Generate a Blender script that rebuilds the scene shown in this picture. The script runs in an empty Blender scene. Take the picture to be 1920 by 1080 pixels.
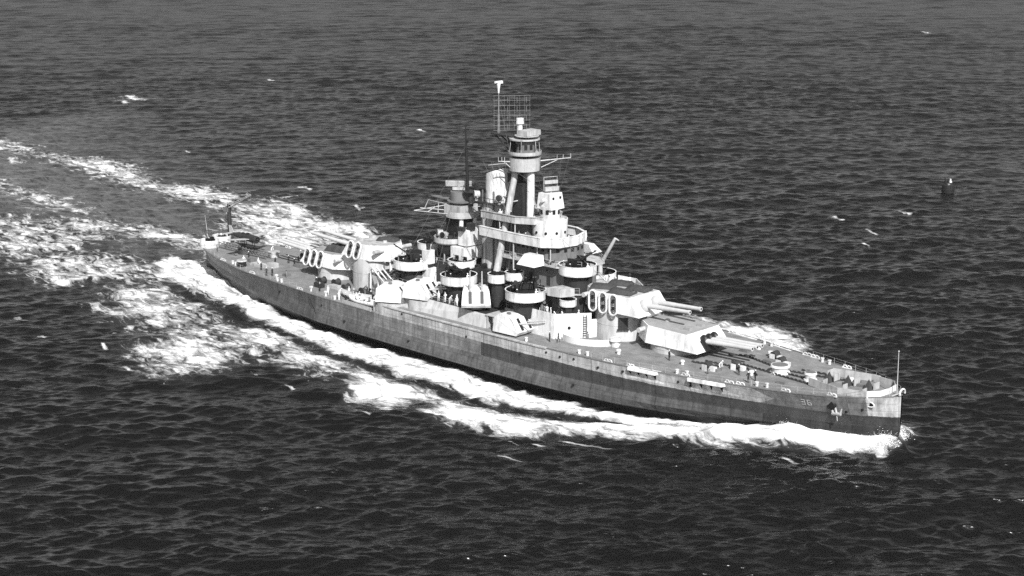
import bpy, math, random
import numpy as np
from mathutils import Vector, Matrix

R_ = math.radians
scene = bpy.context.scene

# ------------------------------------------------------------------ camera
cam_data = bpy.data.cameras.new("camera")
cam = bpy.data.objects.new("camera", cam_data)
scene.collection.objects.link(cam)
cam.location = (205.56, -205.82, 81.3)
cam.rotation_euler = (R_(90 - 13.888), 0, R_(43.937))
cam_data.lens = 56.25
cam_data.sensor_width = 36
cam_data.clip_start = 1
cam_data.clip_end = 30000
scene.camera = cam

# ------------------------------------------------------------------ sky, sun, exposure
SUN_AZ, SUN_EL = -33, 41            # degrees from the bow (towards starboard), height
world = bpy.data.worlds.new("World")
scene.world = world
world.use_nodes = True
wn = world.node_tree
wn.nodes.clear()
sky = wn.nodes.new('ShaderNodeTexSky')
sky.sky_type = 'NISHITA'
sky.sun_disc = False
sky.sun_elevation = R_(SUN_EL)
sky.sun_rotation = R_(90 - SUN_AZ)
sky.dust_density = 2.0
bw = wn.nodes.new('ShaderNodeRGBToBW')      # black and white film
bg = wn.nodes.new('ShaderNodeBackground')
bg.inputs['Strength'].default_value = 0.09
wo = wn.nodes.new('ShaderNodeOutputWorld')
wn.links.new(sky.outputs[0], bw.inputs[0])
wn.links.new(bw.outputs[0], bg.inputs['Color'])
wn.links.new(bg.outputs[0], wo.inputs['Surface'])

sd = bpy.data.lights.new("sun", 'SUN')
sd.energy = 4.9
sd.angle = R_(0.5)
sun = bpy.data.objects.new("sun", sd)
scene.collection.objects.link(sun)
sdir = Vector((math.cos(R_(SUN_AZ)) * math.cos(R_(SUN_EL)), math.sin(R_(SUN_AZ)) * math.cos(R_(SUN_EL)), math.sin(R_(SUN_EL))))
sun.rotation_euler = sdir.to_track_quat('Z', 'Y').to_euler()
sun.location = (0, 0, 200)

scene.view_settings.view_transform = 'Standard'
scene.view_settings.look = 'None'
scene.view_settings.exposure = 0.75
scene.view_settings.gamma = 1
scene.cycles.use_denoising = False
scene.cycles.sample_clamp_direct = 1.6
scene.cycles.sample_clamp_indirect = 1.0
scene.cycles.max_bounces = 4
scene.cycles.diffuse_bounces = 2
scene.cycles.glossy_bounces = 2
C = scene.collection
rng = random.Random(7)

SEA_Z = -1.0

# ------------------------------------------------------------------ materials
def newmat(name):
    m = bpy.data.materials.new(name)
    m.use_nodes = True
    nt = m.node_tree
    b = nt.nodes['Principled BSDF']
    return m, nt, b

def g(v): return (v, v, v, 1)

def mth(nt, op, a, b=None, c=None, clamp=False):
    n = nt.nodes.new('ShaderNodeMath'); n.operation = op; n.use_clamp = clamp
    for i, x in enumerate((a, b, c)):
        if x is None: continue
        if isinstance(x, (int, float)): n.inputs[i].default_value = x
        else: nt.links.new(x, n.inputs[i])
    return n.outputs[0]

def noise(nt, vec, scale, detail=4, rough=.55, mapscale=None, dist=0.0):
    if mapscale:
        mp = nt.nodes.new('ShaderNodeMapping'); mp.inputs['Scale'].default_value = mapscale
        nt.links.new(vec, mp.inputs['Vector']); vec = mp.outputs[0]
    n = nt.nodes.new('ShaderNodeTexNoise')
    n.inputs['Scale'].default_value = scale
    n.inputs['Detail'].default_value = detail
    n.inputs['Roughness'].default_value = rough
    n.inputs['Distortion'].default_value = dist
    nt.links.new(vec, n.inputs['Vector'])
    return n.outputs['Fac']

def maprange(nt, v, a, b, c, d, smooth=False):
    n = nt.nodes.new('ShaderNodeMapRange')
    if smooth: n.interpolation_type = 'SMOOTHSTEP'
    nt.links.new(v, n.inputs[0])
    for i, x in enumerate((a, b, c, d)): 
        if isinstance(x, (int, float)): n.inputs[i + 1].default_value = x
        else: nt.links.new(x, n.inputs[i + 1])
    return n.outputs[0]

def togray(nt, v):
    n = nt.nodes.new('ShaderNodeCombineColor')
    for i in range(3): nt.links.new(v, n.inputs[i])
    return n.outputs[0]

def paint(name, base, rough=.6, wear=.25, streak=.3, metal=0):
    """weathered paint: blotches, rain streaks, a little grime"""
    m, nt, b = newmat(name)
    tc = nt.nodes.new('ShaderNodeTexCoord').outputs['Object']
    n1 = noise(nt, tc, .45, 7, .7)
    n2 = noise(nt, tc, 1.1, 5, .65, (1, 1, .16))
    f1 = maprange(nt, n1, .3, .7, 1 - wear, 1 + wear)
    f2 = maprange(nt, n2, .46, .66, 1, 1 - streak)
    v = mth(nt, 'MULTIPLY', mth(nt, 'MULTIPLY', f1, f2), base)
    nt.links.new(togray(nt, v), b.inputs['Base Color'])
    b.inputs['Roughness'].default_value = rough
    b.inputs['Metallic'].default_value = metal
    b.inputs['Specular IOR Level'].default_value = .35
    return m

M = {}
M['light'] = paint('light_grey_paint', .34, .55, .22, .4)
M['white'] = paint('pale_grey_paint', .56, .55, .20, .38)
M['mid'] = paint('mid_grey_paint', .12, .6, .2, .3)
M['dark'] = paint('dark_grey_paint', .022, .6, .3, .3)
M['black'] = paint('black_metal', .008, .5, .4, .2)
M['canvas'] = paint('grey_canvas', .34, .9, .2, .1)
M['tar'] = paint('tarred_steel', .006, .8, .3, 0)
M['rope'] = paint('dark_netting', .035, .95, .5, .1)
M['barrel'] = paint('gun_barrel_paint', .40, .45, .08, .1)
M['navy'] = paint('dark_uniform_cloth', .012, .9, .2, 0)
M['cloth'] = paint('white_uniform_cloth', .7, .9, .1, 0)
M['skin'] = paint('skin', .33, .6, .1, 0)
M['hair'] = paint('hair', .02, .8, .1, 0)
M['denim'] = paint('work_clothes', .16, .9, .2, 0)
M['glass'] = paint('dark_window_glass', .015, .15, .1, 0)
M['chain'] = paint('anchor_chain_iron', .03, .6, .4, 0)
M['roof'] = paint('grey_roof_paint', .23, .7, .2, .1)
M['lattice'] = paint('aerial_metal', .16, .5, .1, 0)

# planked deck, planks along the ship
def deck_mat():
    m, nt, b = newmat('wooden_deck_planks')
    tc = nt.nodes.new('ShaderNodeTexCoord').outputs['Object']
    n1 = noise(nt, tc, .35, 6, .7)
    n2 = noise(nt, tc, 1.0, 3, .6, (.25, 7.5, 1))
    n3 = noise(nt, tc, 5.0, 3, .7)
    v = mth(nt, 'MULTIPLY', maprange(nt, n1, .3, .7, .68, 1.3), maprange(nt, n2, .3, .7, .72, 1.28))
    v = mth(nt, 'MULTIPLY', v, maprange(nt, n3, .3, .7, .8, 1.2))
    v = mth(nt, 'MULTIPLY', v, .15)
    nt.links.new(togray(nt, v), b.inputs['Base Color'])
    b.inputs['Roughness'].default_value = .75
    b.inputs['Specular IOR Level'].default_value = .3
    return m
M['deck'] = deck_mat()

# hull: painted bands (pale topsides, dark belt, grey bulge, black boot topping), plate seams, rust
def hull_mat():
    m, nt, b = newmat('painted_hull_plating')
    tcn = nt.nodes.new('ShaderNodeTexCoord')
    tc = tcn.outputs['Object']
    sep = nt.nodes.new('ShaderNodeSeparateXYZ'); nt.links.new(tc, sep.inputs[0])
    x, y, z = sep.outputs
    wob = noise(nt, tc, 1.2, 3)
    zz = mth(nt, 'ADD', z, maprange(nt, wob, 0, 1, -.16, .16))
    # upper edge of the dark belt: a step at the forward guns, rising towards the bow
    edge = maprange(nt, x, 30, 60, 4.95, 4.55)
    topz = mth(nt, 'GREATER_THAN', zz, edge)
    belt = mth(nt, 'GREATER_THAN', zz, 2.55)
    fwd = mth(nt, 'GREATER_THAN', x, 14.6)
    # topsides
    bowdull = mth(nt, 'GREATER_THAN', mth(nt, 'ADD', x, mth(nt, 'MULTIPLY', mth(nt, 'ABSOLUTE', mth(nt, 'SUBTRACT', z, 5.6)), 2.2)), 71.5)
    stemlight = mth(nt, 'GREATER_THAN', x, 84.8)
    aft1 = mth(nt, 'LESS_THAN', x, -14.0)
    aft2 = mth(nt, 'LESS_THAN', x, -32)
    def mix(f, a, bb):
        n = nt.nodes.new('ShaderNodeMix'); n.data_type = 'FLOAT'
        nt.links.new(f, n.inputs[0])
        for i, q in ((2, a), (3, bb)):
            if isinstance(q, (int, float)): n.inputs[i].default_value = q
            else: nt.links.new(q, n.inputs[i])
        return n.outputs[0]
    t = mix(bowdull, .40, .17)
    t = mix(stemlight, t, .46)  # paler stem: brightness of light from ahead put into the colour
    # camouflage wedges under the bow platforms
    for x0, hw in ((50.2, 4.2), (61.8, 5.5)):
        w = mth(nt, 'LESS_THAN', mth(nt, 'ADD', mth(nt, 'MULTIPLY', mth(nt, 'ABSOLUTE', mth(nt, 'SUBTRACT', x, x0)), 1.6 / hw), z), 6.4)
        w = mth(nt, 'MULTIPLY', w, mth(nt, 'GREATER_THAN', z, 5.05))
        t = mix(w, t, .62)
    t = mix(aft1, t, .17)
    t = mix(aft2, t, .11)
    bl = mix(fwd, .19, .05)
    bl = mix(aft1, bl, .13)
    bl = mix(aft2, bl, .08)
    lowfwd = maprange(nt, x, 30, 62, .10, .055)
    low = mix(aft1, lowfwd, .09)
    low = mix(aft2, low, .07)
    foref = mth(nt, 'GREATER_THAN', x, 69)
    low = mix(foref, low, .03)
    v = mix(belt, low, bl)
    v = mix(topz, v, t)
    boot = mth(nt, 'LESS_THAN', zz, .1)
    v = mix(boot, v, .010)
    # wear
    n1 = noise(nt, tc, .35, 7, .7)
    n2 = noise(nt, tc, 1.4, 5, .7, (1, 1, .10))
    n3 = noise(nt, tc, 3.0, 4, .7, (.35, 1, 1))
    f = mth(nt, 'MULTIPLY', maprange(nt, n1, .3, .7, .60, 1.40), maprange(nt, n2, .35, .7, 1.2, .55))
    f = mth(nt, 'MULTIPLY', f, maprange(nt, n3, .3, .7, .88, 1.12))
    # plate seams
    seamx = mth(nt, 'LESS_THAN', mth(nt, 'ABSOLUTE', mth(nt, 'SUBTRACT', mth(nt, 'FRACT', mth(nt, 'DIVIDE', x, 6.1)), .5)), .012)
    seamz = mth(nt, 'LESS_THAN', mth(nt, 'ABSOLUTE', mth(nt, 'SUBTRACT', mth(nt, 'FRACT', mth(nt, 'DIVIDE', z, 1.22)), .5)), .03)
    seam = mth(nt, 'MAXIMUM', seamx, seamz)
    f = mth(nt, 'MULTIPLY', f, mix(seam, 1.0, .62))
    v = mth(nt, 'MULTIPLY', mth(nt, 'MULTIPLY', v, f), .74)
    nt.links.new(togray(nt, v), b.inputs['Base Color'])
    b.inputs['Roughness'].default_value = .5
    b.inputs['Specular IOR Level'].default_value = .35
    bm_ = nt.nodes.new('ShaderNodeBump'); bm_.inputs['Strength'].default_value = .25; bm_.inputs['Distance'].default_value = .3
    nt.links.new(n1, bm_.inputs['Height']); nt.links.new(bm_.outputs[0], b.inputs['Normal'])
    return m
M['hull'] = hull_mat()

def turret_side_mat():
    return paint('turret_armour_paint', .60, .55, .16, .35)
M['armour'] = turret_side_mat()

# ------------------------------------------------------------------ mesh helpers
class MB:
    def __init__(s): s.v = []; s.f = []; s.sm = []; s.mi = []
    def add(s, vs, fs, smooth=False, mi=0):
        o = len(s.v); s.v += [tuple(map(float, p)) for p in vs]
        s.f += [tuple(i + o for i in q) for q in fs]
        s.sm += [smooth] * len(fs); s.mi += [mi] * len(fs)
        return s
    def box(s, c, d, rz=0, mi=0, taper=1.0, ry=0):
        x, y, z = c; a, b, h = d[0] / 2, d[1] / 2, d[2] / 2
        ca, sa = math.cos(rz), math.sin(rz); cb, sb = math.cos(ry), math.sin(ry)
        vs = []
        for kz, t in ((-1, 1), (1, taper)):
            for kx, ky in ((-1, -1), (1, -1), (1, 1), (-1, 1)):
                px, py, pz = kx * a * t, ky * b * t, kz * h
                px, pz = px * cb + pz * sb, -px * sb + pz * cb
                vs.append((x + px * ca - py * sa, y + px * sa + py * ca, z + pz))
        return s.add(vs, [(3, 2, 1, 0), (4, 5, 6, 7), (0, 1, 5, 4), (1, 2, 6, 5), (2, 3, 7, 6), (3, 0, 4, 7)], mi=mi)
    def cyl(s, p0, p1, r0, r1=None, n=16, caps=True, mi=0, smooth=True):
        p0 = Vector(p0); p1 = Vector(p1); r1 = r0 if r1 is None else r1
        d = (p1 - p0).normalized()
        u = d.orthogonal().normalized() if abs(d.z) < .99 else Vector((1, 0, 0)); w = d.cross(u)
        ring = []
        for p, r in ((p0, r0), (p1, r1)):
            ring += [p + (u * math.cos(2 * math.pi * i / n) + w * math.sin(2 * math.pi * i / n)) * r for i in range(n)]
        s.add(ring, [(i, (i + 1) % n, n + (i + 1) % n, n + i) for i in range(n)], smooth, mi)
        if caps:
            s.add(ring[:n], [tuple(reversed(range(n)))], False, mi); s.add(ring[n:], [tuple(range(n))], False, mi)
        return s
    def tube(s, pts, r, n=8, mi=0):
        for a, b in zip(pts[:-1], pts[1:]): s.cyl(a, b, r, r, n, True, mi)
        return s
    def prism(s, poly, z0, z1, mi=0, top=None, side=True, mtop=None):
        """poly ccw; top: optional other polygon for the upper outline"""
        n = len(poly); tp = top or poly
        vs = [(p[0], p[1], z0) for p in poly] + [(p[0], p[1], z1 if len(p) < 3 else p[2]) for p in tp]
        s.add(vs, [(i, (i + 1) % n, n + (i + 1) % n, n + i) for i in range(n)], mi=mi)
        s.add(vs[n:], [tuple(range(n))], mi=mi if mtop is None else mtop)
        s.add(vs[:n], [tuple(reversed(range(n)))], mi=mi)
        return s
    def wall(s, path, z0, z1, t=.08, closed=False, mi=0, flare=0.0, smooth=True):
        """upright sheet of thickness t along a plan path"""
        n = len(path); out = []; inn = []
        for i, p in enumerate(path):
            a = path[(i - 1) % n] if (closed or i > 0) else p
            b = path[(i + 1) % n] if (closed or i < n - 1) else p
            d = Vector((b[0] - a[0], b[1] - a[1])).normalized(); nn = Vector((d.y, -d.x))
            out.append((p[0] + nn.x * t / 2, p[1] + nn.y * t / 2, nn)); inn.append((p[0] - nn.x * t / 2, p[1] - nn.y * t / 2, nn))
        vs = []
        for z, fl in ((z0, 0), (z1, flare)):
            for q in out: vs.append((q[0] + q[2].x * fl, q[1] + q[2].y * fl, z))
            for q in inn: vs.append((q[0] + q[2].x * fl, q[1] + q[2].y * fl, z))
        fs = []
        m = n if closed else n - 1
        for i in range(m):
            j = (i + 1) % n
            fs += [(i, j, 2 * n + j, 2 * n + i), (n + j, n + i, 3 * n + i, 3 * n + j), (2 * n + i, 2 * n + j, 3 * n + j, 3 * n + i), (j, i, n + i, n + j)]
        if not closed:
            fs += [(0, 2 * n, 3 * n, n), (n - 1, 2 * n - 1, 4 * n - 1, 3 * n - 1)]
        s.add(vs, fs, mi=mi)
        return s
    def disc(s, c, r, h=.1, n=28, mi=0, a0=0, a1=360):
        return s.prism([(c[0] + r * math.cos(R_(a0 + (a1 - a0) * i / n)), c[1] + r * math.sin(R_(a0 + (a1 - a0) * i / n))) for i in range(n)], c[2] - h, c[2], mi=mi)
    def ball(s, c, r, sc=(1, 1, 1), n=12, m=8, mi=0):
        vs = []; fs = []
        for j in range(m + 1):
            th = math.pi * j / m
            for i in range(n):
                a = 2 * math.pi * i / n
                vs.append((c[0] + r * sc[0] * math.sin(th) * math.cos(a), c[1] + r * sc[1] * math.sin(th) * math.sin(a), c[2] + r * sc[2] * math.cos(th)))
        for j in range(m):
            for i in range(n):
                fs.append((j * n + i, (j + 1) * n + i, (j + 1) * n + (i + 1) % n, j * n + (i + 1) % n))
        return s.add(vs, fs, True, mi)
    def build(s, name, mats, parent=None, loc=(0, 0, 0), rot=None):
        me = bpy.data.meshes.new(name)
        me.from_pydata(s.v, [], s.f)
        if not isinstance(mats, (list, tuple)): mats = [mats]
        for m in mats: me.materials.append(M[m] if isinstance(m, str) else m)
        me.polygons.foreach_set('use_smooth', s.sm)
        me.polygons.foreach_set('material_index', s.mi)
        me.update()
        o = bpy.data.objects.new(name, me); C.objects.link(o)
        o.location = loc
        if rot: o.rotation_euler = rot
        if parent: o.parent = parent
        return o

def build_each(s, name, mats, parent=None):
    """link every separate piece gathered in the builder as a mesh of its own"""
    n = len(s.v); par = list(range(n))
    def find(i):
        while par[i] != i: par[i] = par[par[i]]; i = par[i]
        return i
    for f in s.f:
        a = find(f[0])
        for j in f[1:]: par[find(j)] = a
    comp = {}
    for i in range(n): comp.setdefault(find(i), []).append(i)
    keys = list(comp); V = np.array(s.v)
    bb = [(V[comp[k]].min(0) - .02, V[comp[k]].max(0) + .02) for k in keys]
    q = list(range(len(keys)))
    def fq(i):
        while q[i] != i: i = q[i]
        return i
    for i in range(len(keys)):
        for j in range(i):
            if (bb[i][0] <= bb[j][1]).all() and (bb[j][0] <= bb[i][1]).all(): q[fq(i)] = fq(j)
    grp = {}
    for i, k in enumerate(keys):
        for vi in comp[k]: grp[vi] = fq(i)
    outs = []
    for gid in sorted(set(grp.values())):
        b = MB(); remap = {}
        for vi in range(n):
            if grp[vi] == gid: remap[vi] = len(b.v); b.v.append(s.v[vi])
        for f, sm, mi in zip(s.f, s.sm, s.mi):
            if f[0] in remap: b.f.append(tuple(remap[i] for i in f)); b.sm.append(sm); b.mi.append(mi)
        outs.append(b.build(name, mats, parent))
    return outs
MB.build_each = build_each

def circ(cx, cy, r, a0=0, a1=360, n=28, rx=None):
    k = n if (a1 - a0) >= 360 else n + 1
    return [(cx + (rx or r) * math.cos(R_(a0 + (a1 - a0) * i / n)), cy + r * math.sin(R_(a0 + (a1 - a0) * i / n))) for i in range(k)]

def tag(o, label=None, cat=None, group=None, kind=None):
    if label: o['label'] = label
    if cat: o['category'] = cat
    if group: o['group'] = group
    if kind: o['kind'] = kind
    return o

def empty(name, loc=(0, 0, 0), rz=0, parent=None):
    o = bpy.data.objects.new(name, None); C.objects.link(o)
    o.location = loc; o.rotation_euler = (0, 0, rz)
    o.empty_display_size = .5
    if parent: o.parent = parent
    return o

def copy_tree(o, parent=None):
    c = o.copy(); C.objects.link(c)
    if parent: c.parent = parent
    for ch in list(o.children): copy_tree(ch, c)
    return c

def mirror(b):
    """a copy of a mesh builder mirrored to the port side"""
    q = MB(); q.v = [(x, -y, z) for x, y, z in b.v]; q.f = [tuple(reversed(f)) for f in b.f]; q.sm = list(b.sm); q.mi = list(b.mi)
    return q

# shapes of foam patches on the water, metres in the ship's frame: name, density, softness, outline
FOAM=[
 ('joinwash',0.97,1.6,[(74,-11.0),(66,-16.0),(60,-18.2),(54,-22),(50,-26.5),(44,-29),(44,-22.5),(52,-17.0),(60,-12.0),(66,-8.5),(73,-6)]),
 ('hullwash',0.9,1.6,[(-111.1,14.9),(-93.5,11.4),(-51.0,-3.7),(-10.8,-10.3),(18.1,-11.2),(45.9,-9.6),(66.4,0.5),(72.3,0.8),(73.3,-3.7),(66.8,-8.8),(59.4,-12.8),(52.3,-17.4),(50.0,-18.6),(44.3,-21.1),(39.1,-23.1),(35.1,-23.9),(30.0,-24.9),(21.4,-25.1),(14.9,-23.9),(10.0,-24.3),(4.5,-24.3),(-4.0,-24.3),(-14.0,-23.4),(-20.1,-23.4),(-31.2,-22.1),(-42.9,-19.6),(-55.2,-17.0),(-66.5,-14.1),(-75.6,-14.5),(-88.0,-12.9),(-99.4,-9.5),(-105.2,1.7),(-88.1,1.4)]),
 ('outer',1.05,2,[(74.8,3.1),(65.5,-6.9),(58.8,-12.0),(52.3,-17.4),(45.9,-22.9),(38.6,-27.7),(32.4,-29.9),(26.6,-30.2),(21.0,-29.7),(14.7,-28.7),(6.7,-28.8),(-0.2,-28.9),(-6.1,-30.0),(2.6,-34.9),(10.8,-41.4),(12.0,-38.3),(17.4,-39.0),(14.8,-33.6),(17.3,-31.1),(21.6,-31.5),(23.9,-36.6),(28.8,-38.3),(32.3,-37.0),(36.7,-35.4),(40.3,-35.5),(43.4,-31.5),(45.2,-27.2),(49.9,-26.2),(56.1,-22.0),(58.4,-16.9),(61.3,-15.2),(64.5,-13.9),(67.6,-15.4),(71.0,-11.8),(76.5,-8.5),(81.0,-6.5),(84.5,-3.1),(85.9,0.6),(86.0,5.1),(84.7,8.4),(82.3,11.4)]),
 ('mottle1',0.62,4,[(-45.7,-29.1),(-41.3,-22.1),(-31.3,-19.5),(-19.5,-21.3),(-5.8,-22.7),(4.7,-29.4),(-1.7,-32.5),(-6.3,-34.7),(-19.0,-35.5),(-26.7,-33.2),(-28.7,-41.4),(-38.0,-36.5)]),
 ('splash',0.82,6,[(-41.7,-47.6),(-45.8,-37.8),(-55.4,-31.7),(-69.1,-21.1),(-66.7,-18.7),(-55.0,-25.6),(-44.8,-29.8),(-34.0,-32.7),(-22.9,-46.2),(-22.5,-50.4),(-28.0,-53.4),(-30.1,-49.5)]),
 ('mottle2',0.66,5,[(-77.9,-32.7),(-87.1,-25.6),(-84.3,-18.1),(-71.7,-17.2),(-61.7,-21.3),(-54.1,-27.6),(-52.5,-35.6),(-55.5,-38.5),(-61.2,-38.4),(-71.1,-36.4)]),
 ('mottle3',0.56,4,[(-111.9,-32.3),(-123.4,-23.5),(-125.0,-17.3),(-115.0,-9.3),(-103.1,-7.0),(-88.9,-13.7),(-88.8,-19.2),(-93.8,-25.3),(-97.5,-33.6),(-104.7,-34.5)]),
 ('tail1',0.74,5,[(-298.7,64.6),(-271.7,61.3),(-253.6,60.4),(-237.6,61.2),(-244.3,69.3),(-221.5,65.4),(-206.0,60.1),(-193.6,52.9),(-183.2,56.8),(-170.4,60.7),(-160.2,58.9),(-144.2,54.3),(-135.6,46.9),(-148.4,44.9),(-161.2,43.4),(-177.1,47.2),(-193.2,47.1),(-209.5,50.3),(-227.8,52.4),(-247.3,54.7),(-263.0,54.3),(-279.3,53.9)]),
 ('tail2',0.62,4,[(-224.1,23.5),(-206.6,22.3),(-188.7,20.2),(-172.4,18.6),(-162.6,15.8),(-168.9,11.7),(-181.7,12.9),(-204.6,16.1),(-211.3,16.5)]),
 ('tail3',0.74,4,[(-157.2,6.3),(-148.5,11.8),(-137.6,15.8),(-126.2,17.6),(-111.6,16.8),(-101.8,11.4),(-108.8,8.7),(-122.0,8.5),(-138.5,8.5),(-149.5,1.6)]),
 ('leftfoam',0.5,8,[(-179.3,-10.1),(-170.5,3.2),(-153.3,10.1),(-130.4,0.4),(-119.5,-13.6),(-125.2,-26.8),(-135.7,-33.1)]),
 ('portwash',0.60,5,[(-159.3,56.4),(-145.5,55.2),(-144.0,63.3),(-131.8,61.0),(-113.4,53.3),(-104.1,52.7),(-101.0,55.7),(-92.6,49.2),(-86.9,38.1),(-85.0,23.5),(-97.8,19.3),(-119.8,28.4)]),
 ('portcore',0.82,3,[(-139.5,58.8),(-135.3,62.9),(-115.3,53.4),(-105.2,53.6),(-100.8,55.9),(-91.0,47.1),(-94.5,39.4),(-108.9,43.5),(-122.2,49.8)]),
 ('portwash2',0.9,2.5,[(-104.1,52.7),(-100.8,55.9),(-69.1,42.9),(-37.3,36.0),(-1.9,31.4),(18.8,39.8),(28.9,42.8),(32.3,46.1),(37.2,45.3),(41.7,42.3),(44.9,38.3),(49.8,34.2),(50.1,30.7),(42.7,31.2),(37.1,30.7),(8.8,19.1),(-74.6,37.6)]),
]
CAPS=[(-364.0, 160.3, 6.15, 11.01), (-357.8, 151.8, 3.46, 7.09), (-77.9, -52.2, 2.12, 1.72), (-63.8, -55.7, 1.02, 1.59), (-48.6, -51.8, 1.19, 2.25), (-32.6, -56.9, 1.14, 1.35), (-22.3, -52.8, 1.31, 0.98), (-13.5, -43.9, 1.12, 1.3), (17.4, -44.8, 1.04, 0.82), (-151.1, 79.3, 2.14, 3.47), (-117.5, 69.5, 1.43, 3.79), (-9.1, 165.7, 1.98, 1.88), (-2.2, 139.9, 1.34, 2.01), (7.0, 122.7, 1.28, 1.53), (-15.5, 144.8, 1.38, 1.77), (78.6, -14.3, 1.12, 0.71), (-230.3, 93.4, 1.05, 3.4), (-21.7, -44.1, 1.33, 1.01), (-4.1, -43.0, 1.47, 0.93), (44.7, -36.5, 3.29, 0.49), (48.5, -42.8, 2.4, 0.47), (-108.6, -7.0, 2.72, 1.72), (52.6, -30.5, 4.91, 0.49), (-256.4, 45.9, 3.38, 8.84), (-376.1, 239.8, 2.41, 4.31), (-295.2, 673.4, 3.24, 7.94), (-210.5, 179.5, 1.52, 2.64)]
RIDGE= [(85.4, 6.2), (82.8, -0.4), (77.8, -4.5), (70.7, -8.6), (63.2, -12.3), (54.1, -19.6), (47.2, -24.5), (41.0, -30.2), (32.7, -33.8), (22.8, -33.8)]
LANE= [(49.6, -18.2), (42.5, -21.7), (33.9, -25.1), (24.8, -25.9), (19.1, -25.3), (10.7, -24.9), (3.2, -25.6), (-8.6, -25.4), (-18.2, -25.0), (-38.9, -21.4), (-50.0, -20.8), (-65.5, -17.6), (-75.3, -17.4)]

# ------------------------------------------------------------------ the sea
def interp(x, xs, ys): return np.interp(x, xs, ys)

def signed_dist(px, py, poly):
    """positive inside"""
    n = len(poly); d = np.full(px.shape, 1e9); ins = np.zeros(px.shape, bool)
    for i in range(n):
        ax, ay = poly[i]; bx, by = poly[(i + 1) % n]
        ex, ey = bx - ax, by - ay
        L = ex * ex + ey * ey + 1e-9
        t = np.clip(((px - ax) * ex + (py - ay) * ey) / L, 0, 1)
        d = np.minimum(d, np.hypot(px - ax - t * ex, py - ay - t * ey))
        c = ((ay > py) != (by > py)) & (px < ex * (py - ay) / (ey + (1e-9 if ey == 0 else 0)) + ax)
        ins ^= c
    return np.where(ins, d, -d)

def line_dist(px, py, line):
    d = np.full(px.shape, 1e9); tt = np.zeros(px.shape); n = len(line) - 1
    for i in range(n):
        ax, ay = line[i]; bx, by = line[i + 1]
        ex, ey = bx - ax, by - ay
        t = np.clip(((px - ax) * ex + (py - ay) * ey) / (ex * ex + ey * ey + 1e-9), 0, 1)
        q = np.hypot(px - ax - t * ex, py - ay - t * ey)
        tt = np.where(q < d, (i + t) / n, tt); d = np.minimum(d, q)
    return d, tt

# half-breadths of the hull
WX = [-88.5, -87.8, -86, -83, -79, -72, -61, -50, -44, -30, -20, 0, 25, 35, 45, 52, 59, 66, 73, 77, 80, 84, 86.8, 88.2, 88.6]
WD = [0.0, 1.3, 2.9, 4.6, 6.3, 8.6, 11.4, 12.8, 13.4, 14.7, 15.1, 15.5, 15.5, 15.1, 14.5, 13.7, 12.2, 10.8, 9.1, 7.9, 6.9, 4.7, 2.4, 1.0, 0.25]
WWX = [-86, -82, -75, -65, -55, -44, -30, -20, 0, 25, 35, 45, 52, 60, 65, 70, 75, 80, 84, 86.4, 87.2]
WW = [0, 1.8, 4.9, 8.4, 11.0, 12.9, 14.7, 15.1, 15.5, 15.5, 14.9, 13.7, 12.0, 9.3, 7.3, 5.5, 3.8, 2.1, 1.0, .25, 0]

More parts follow.
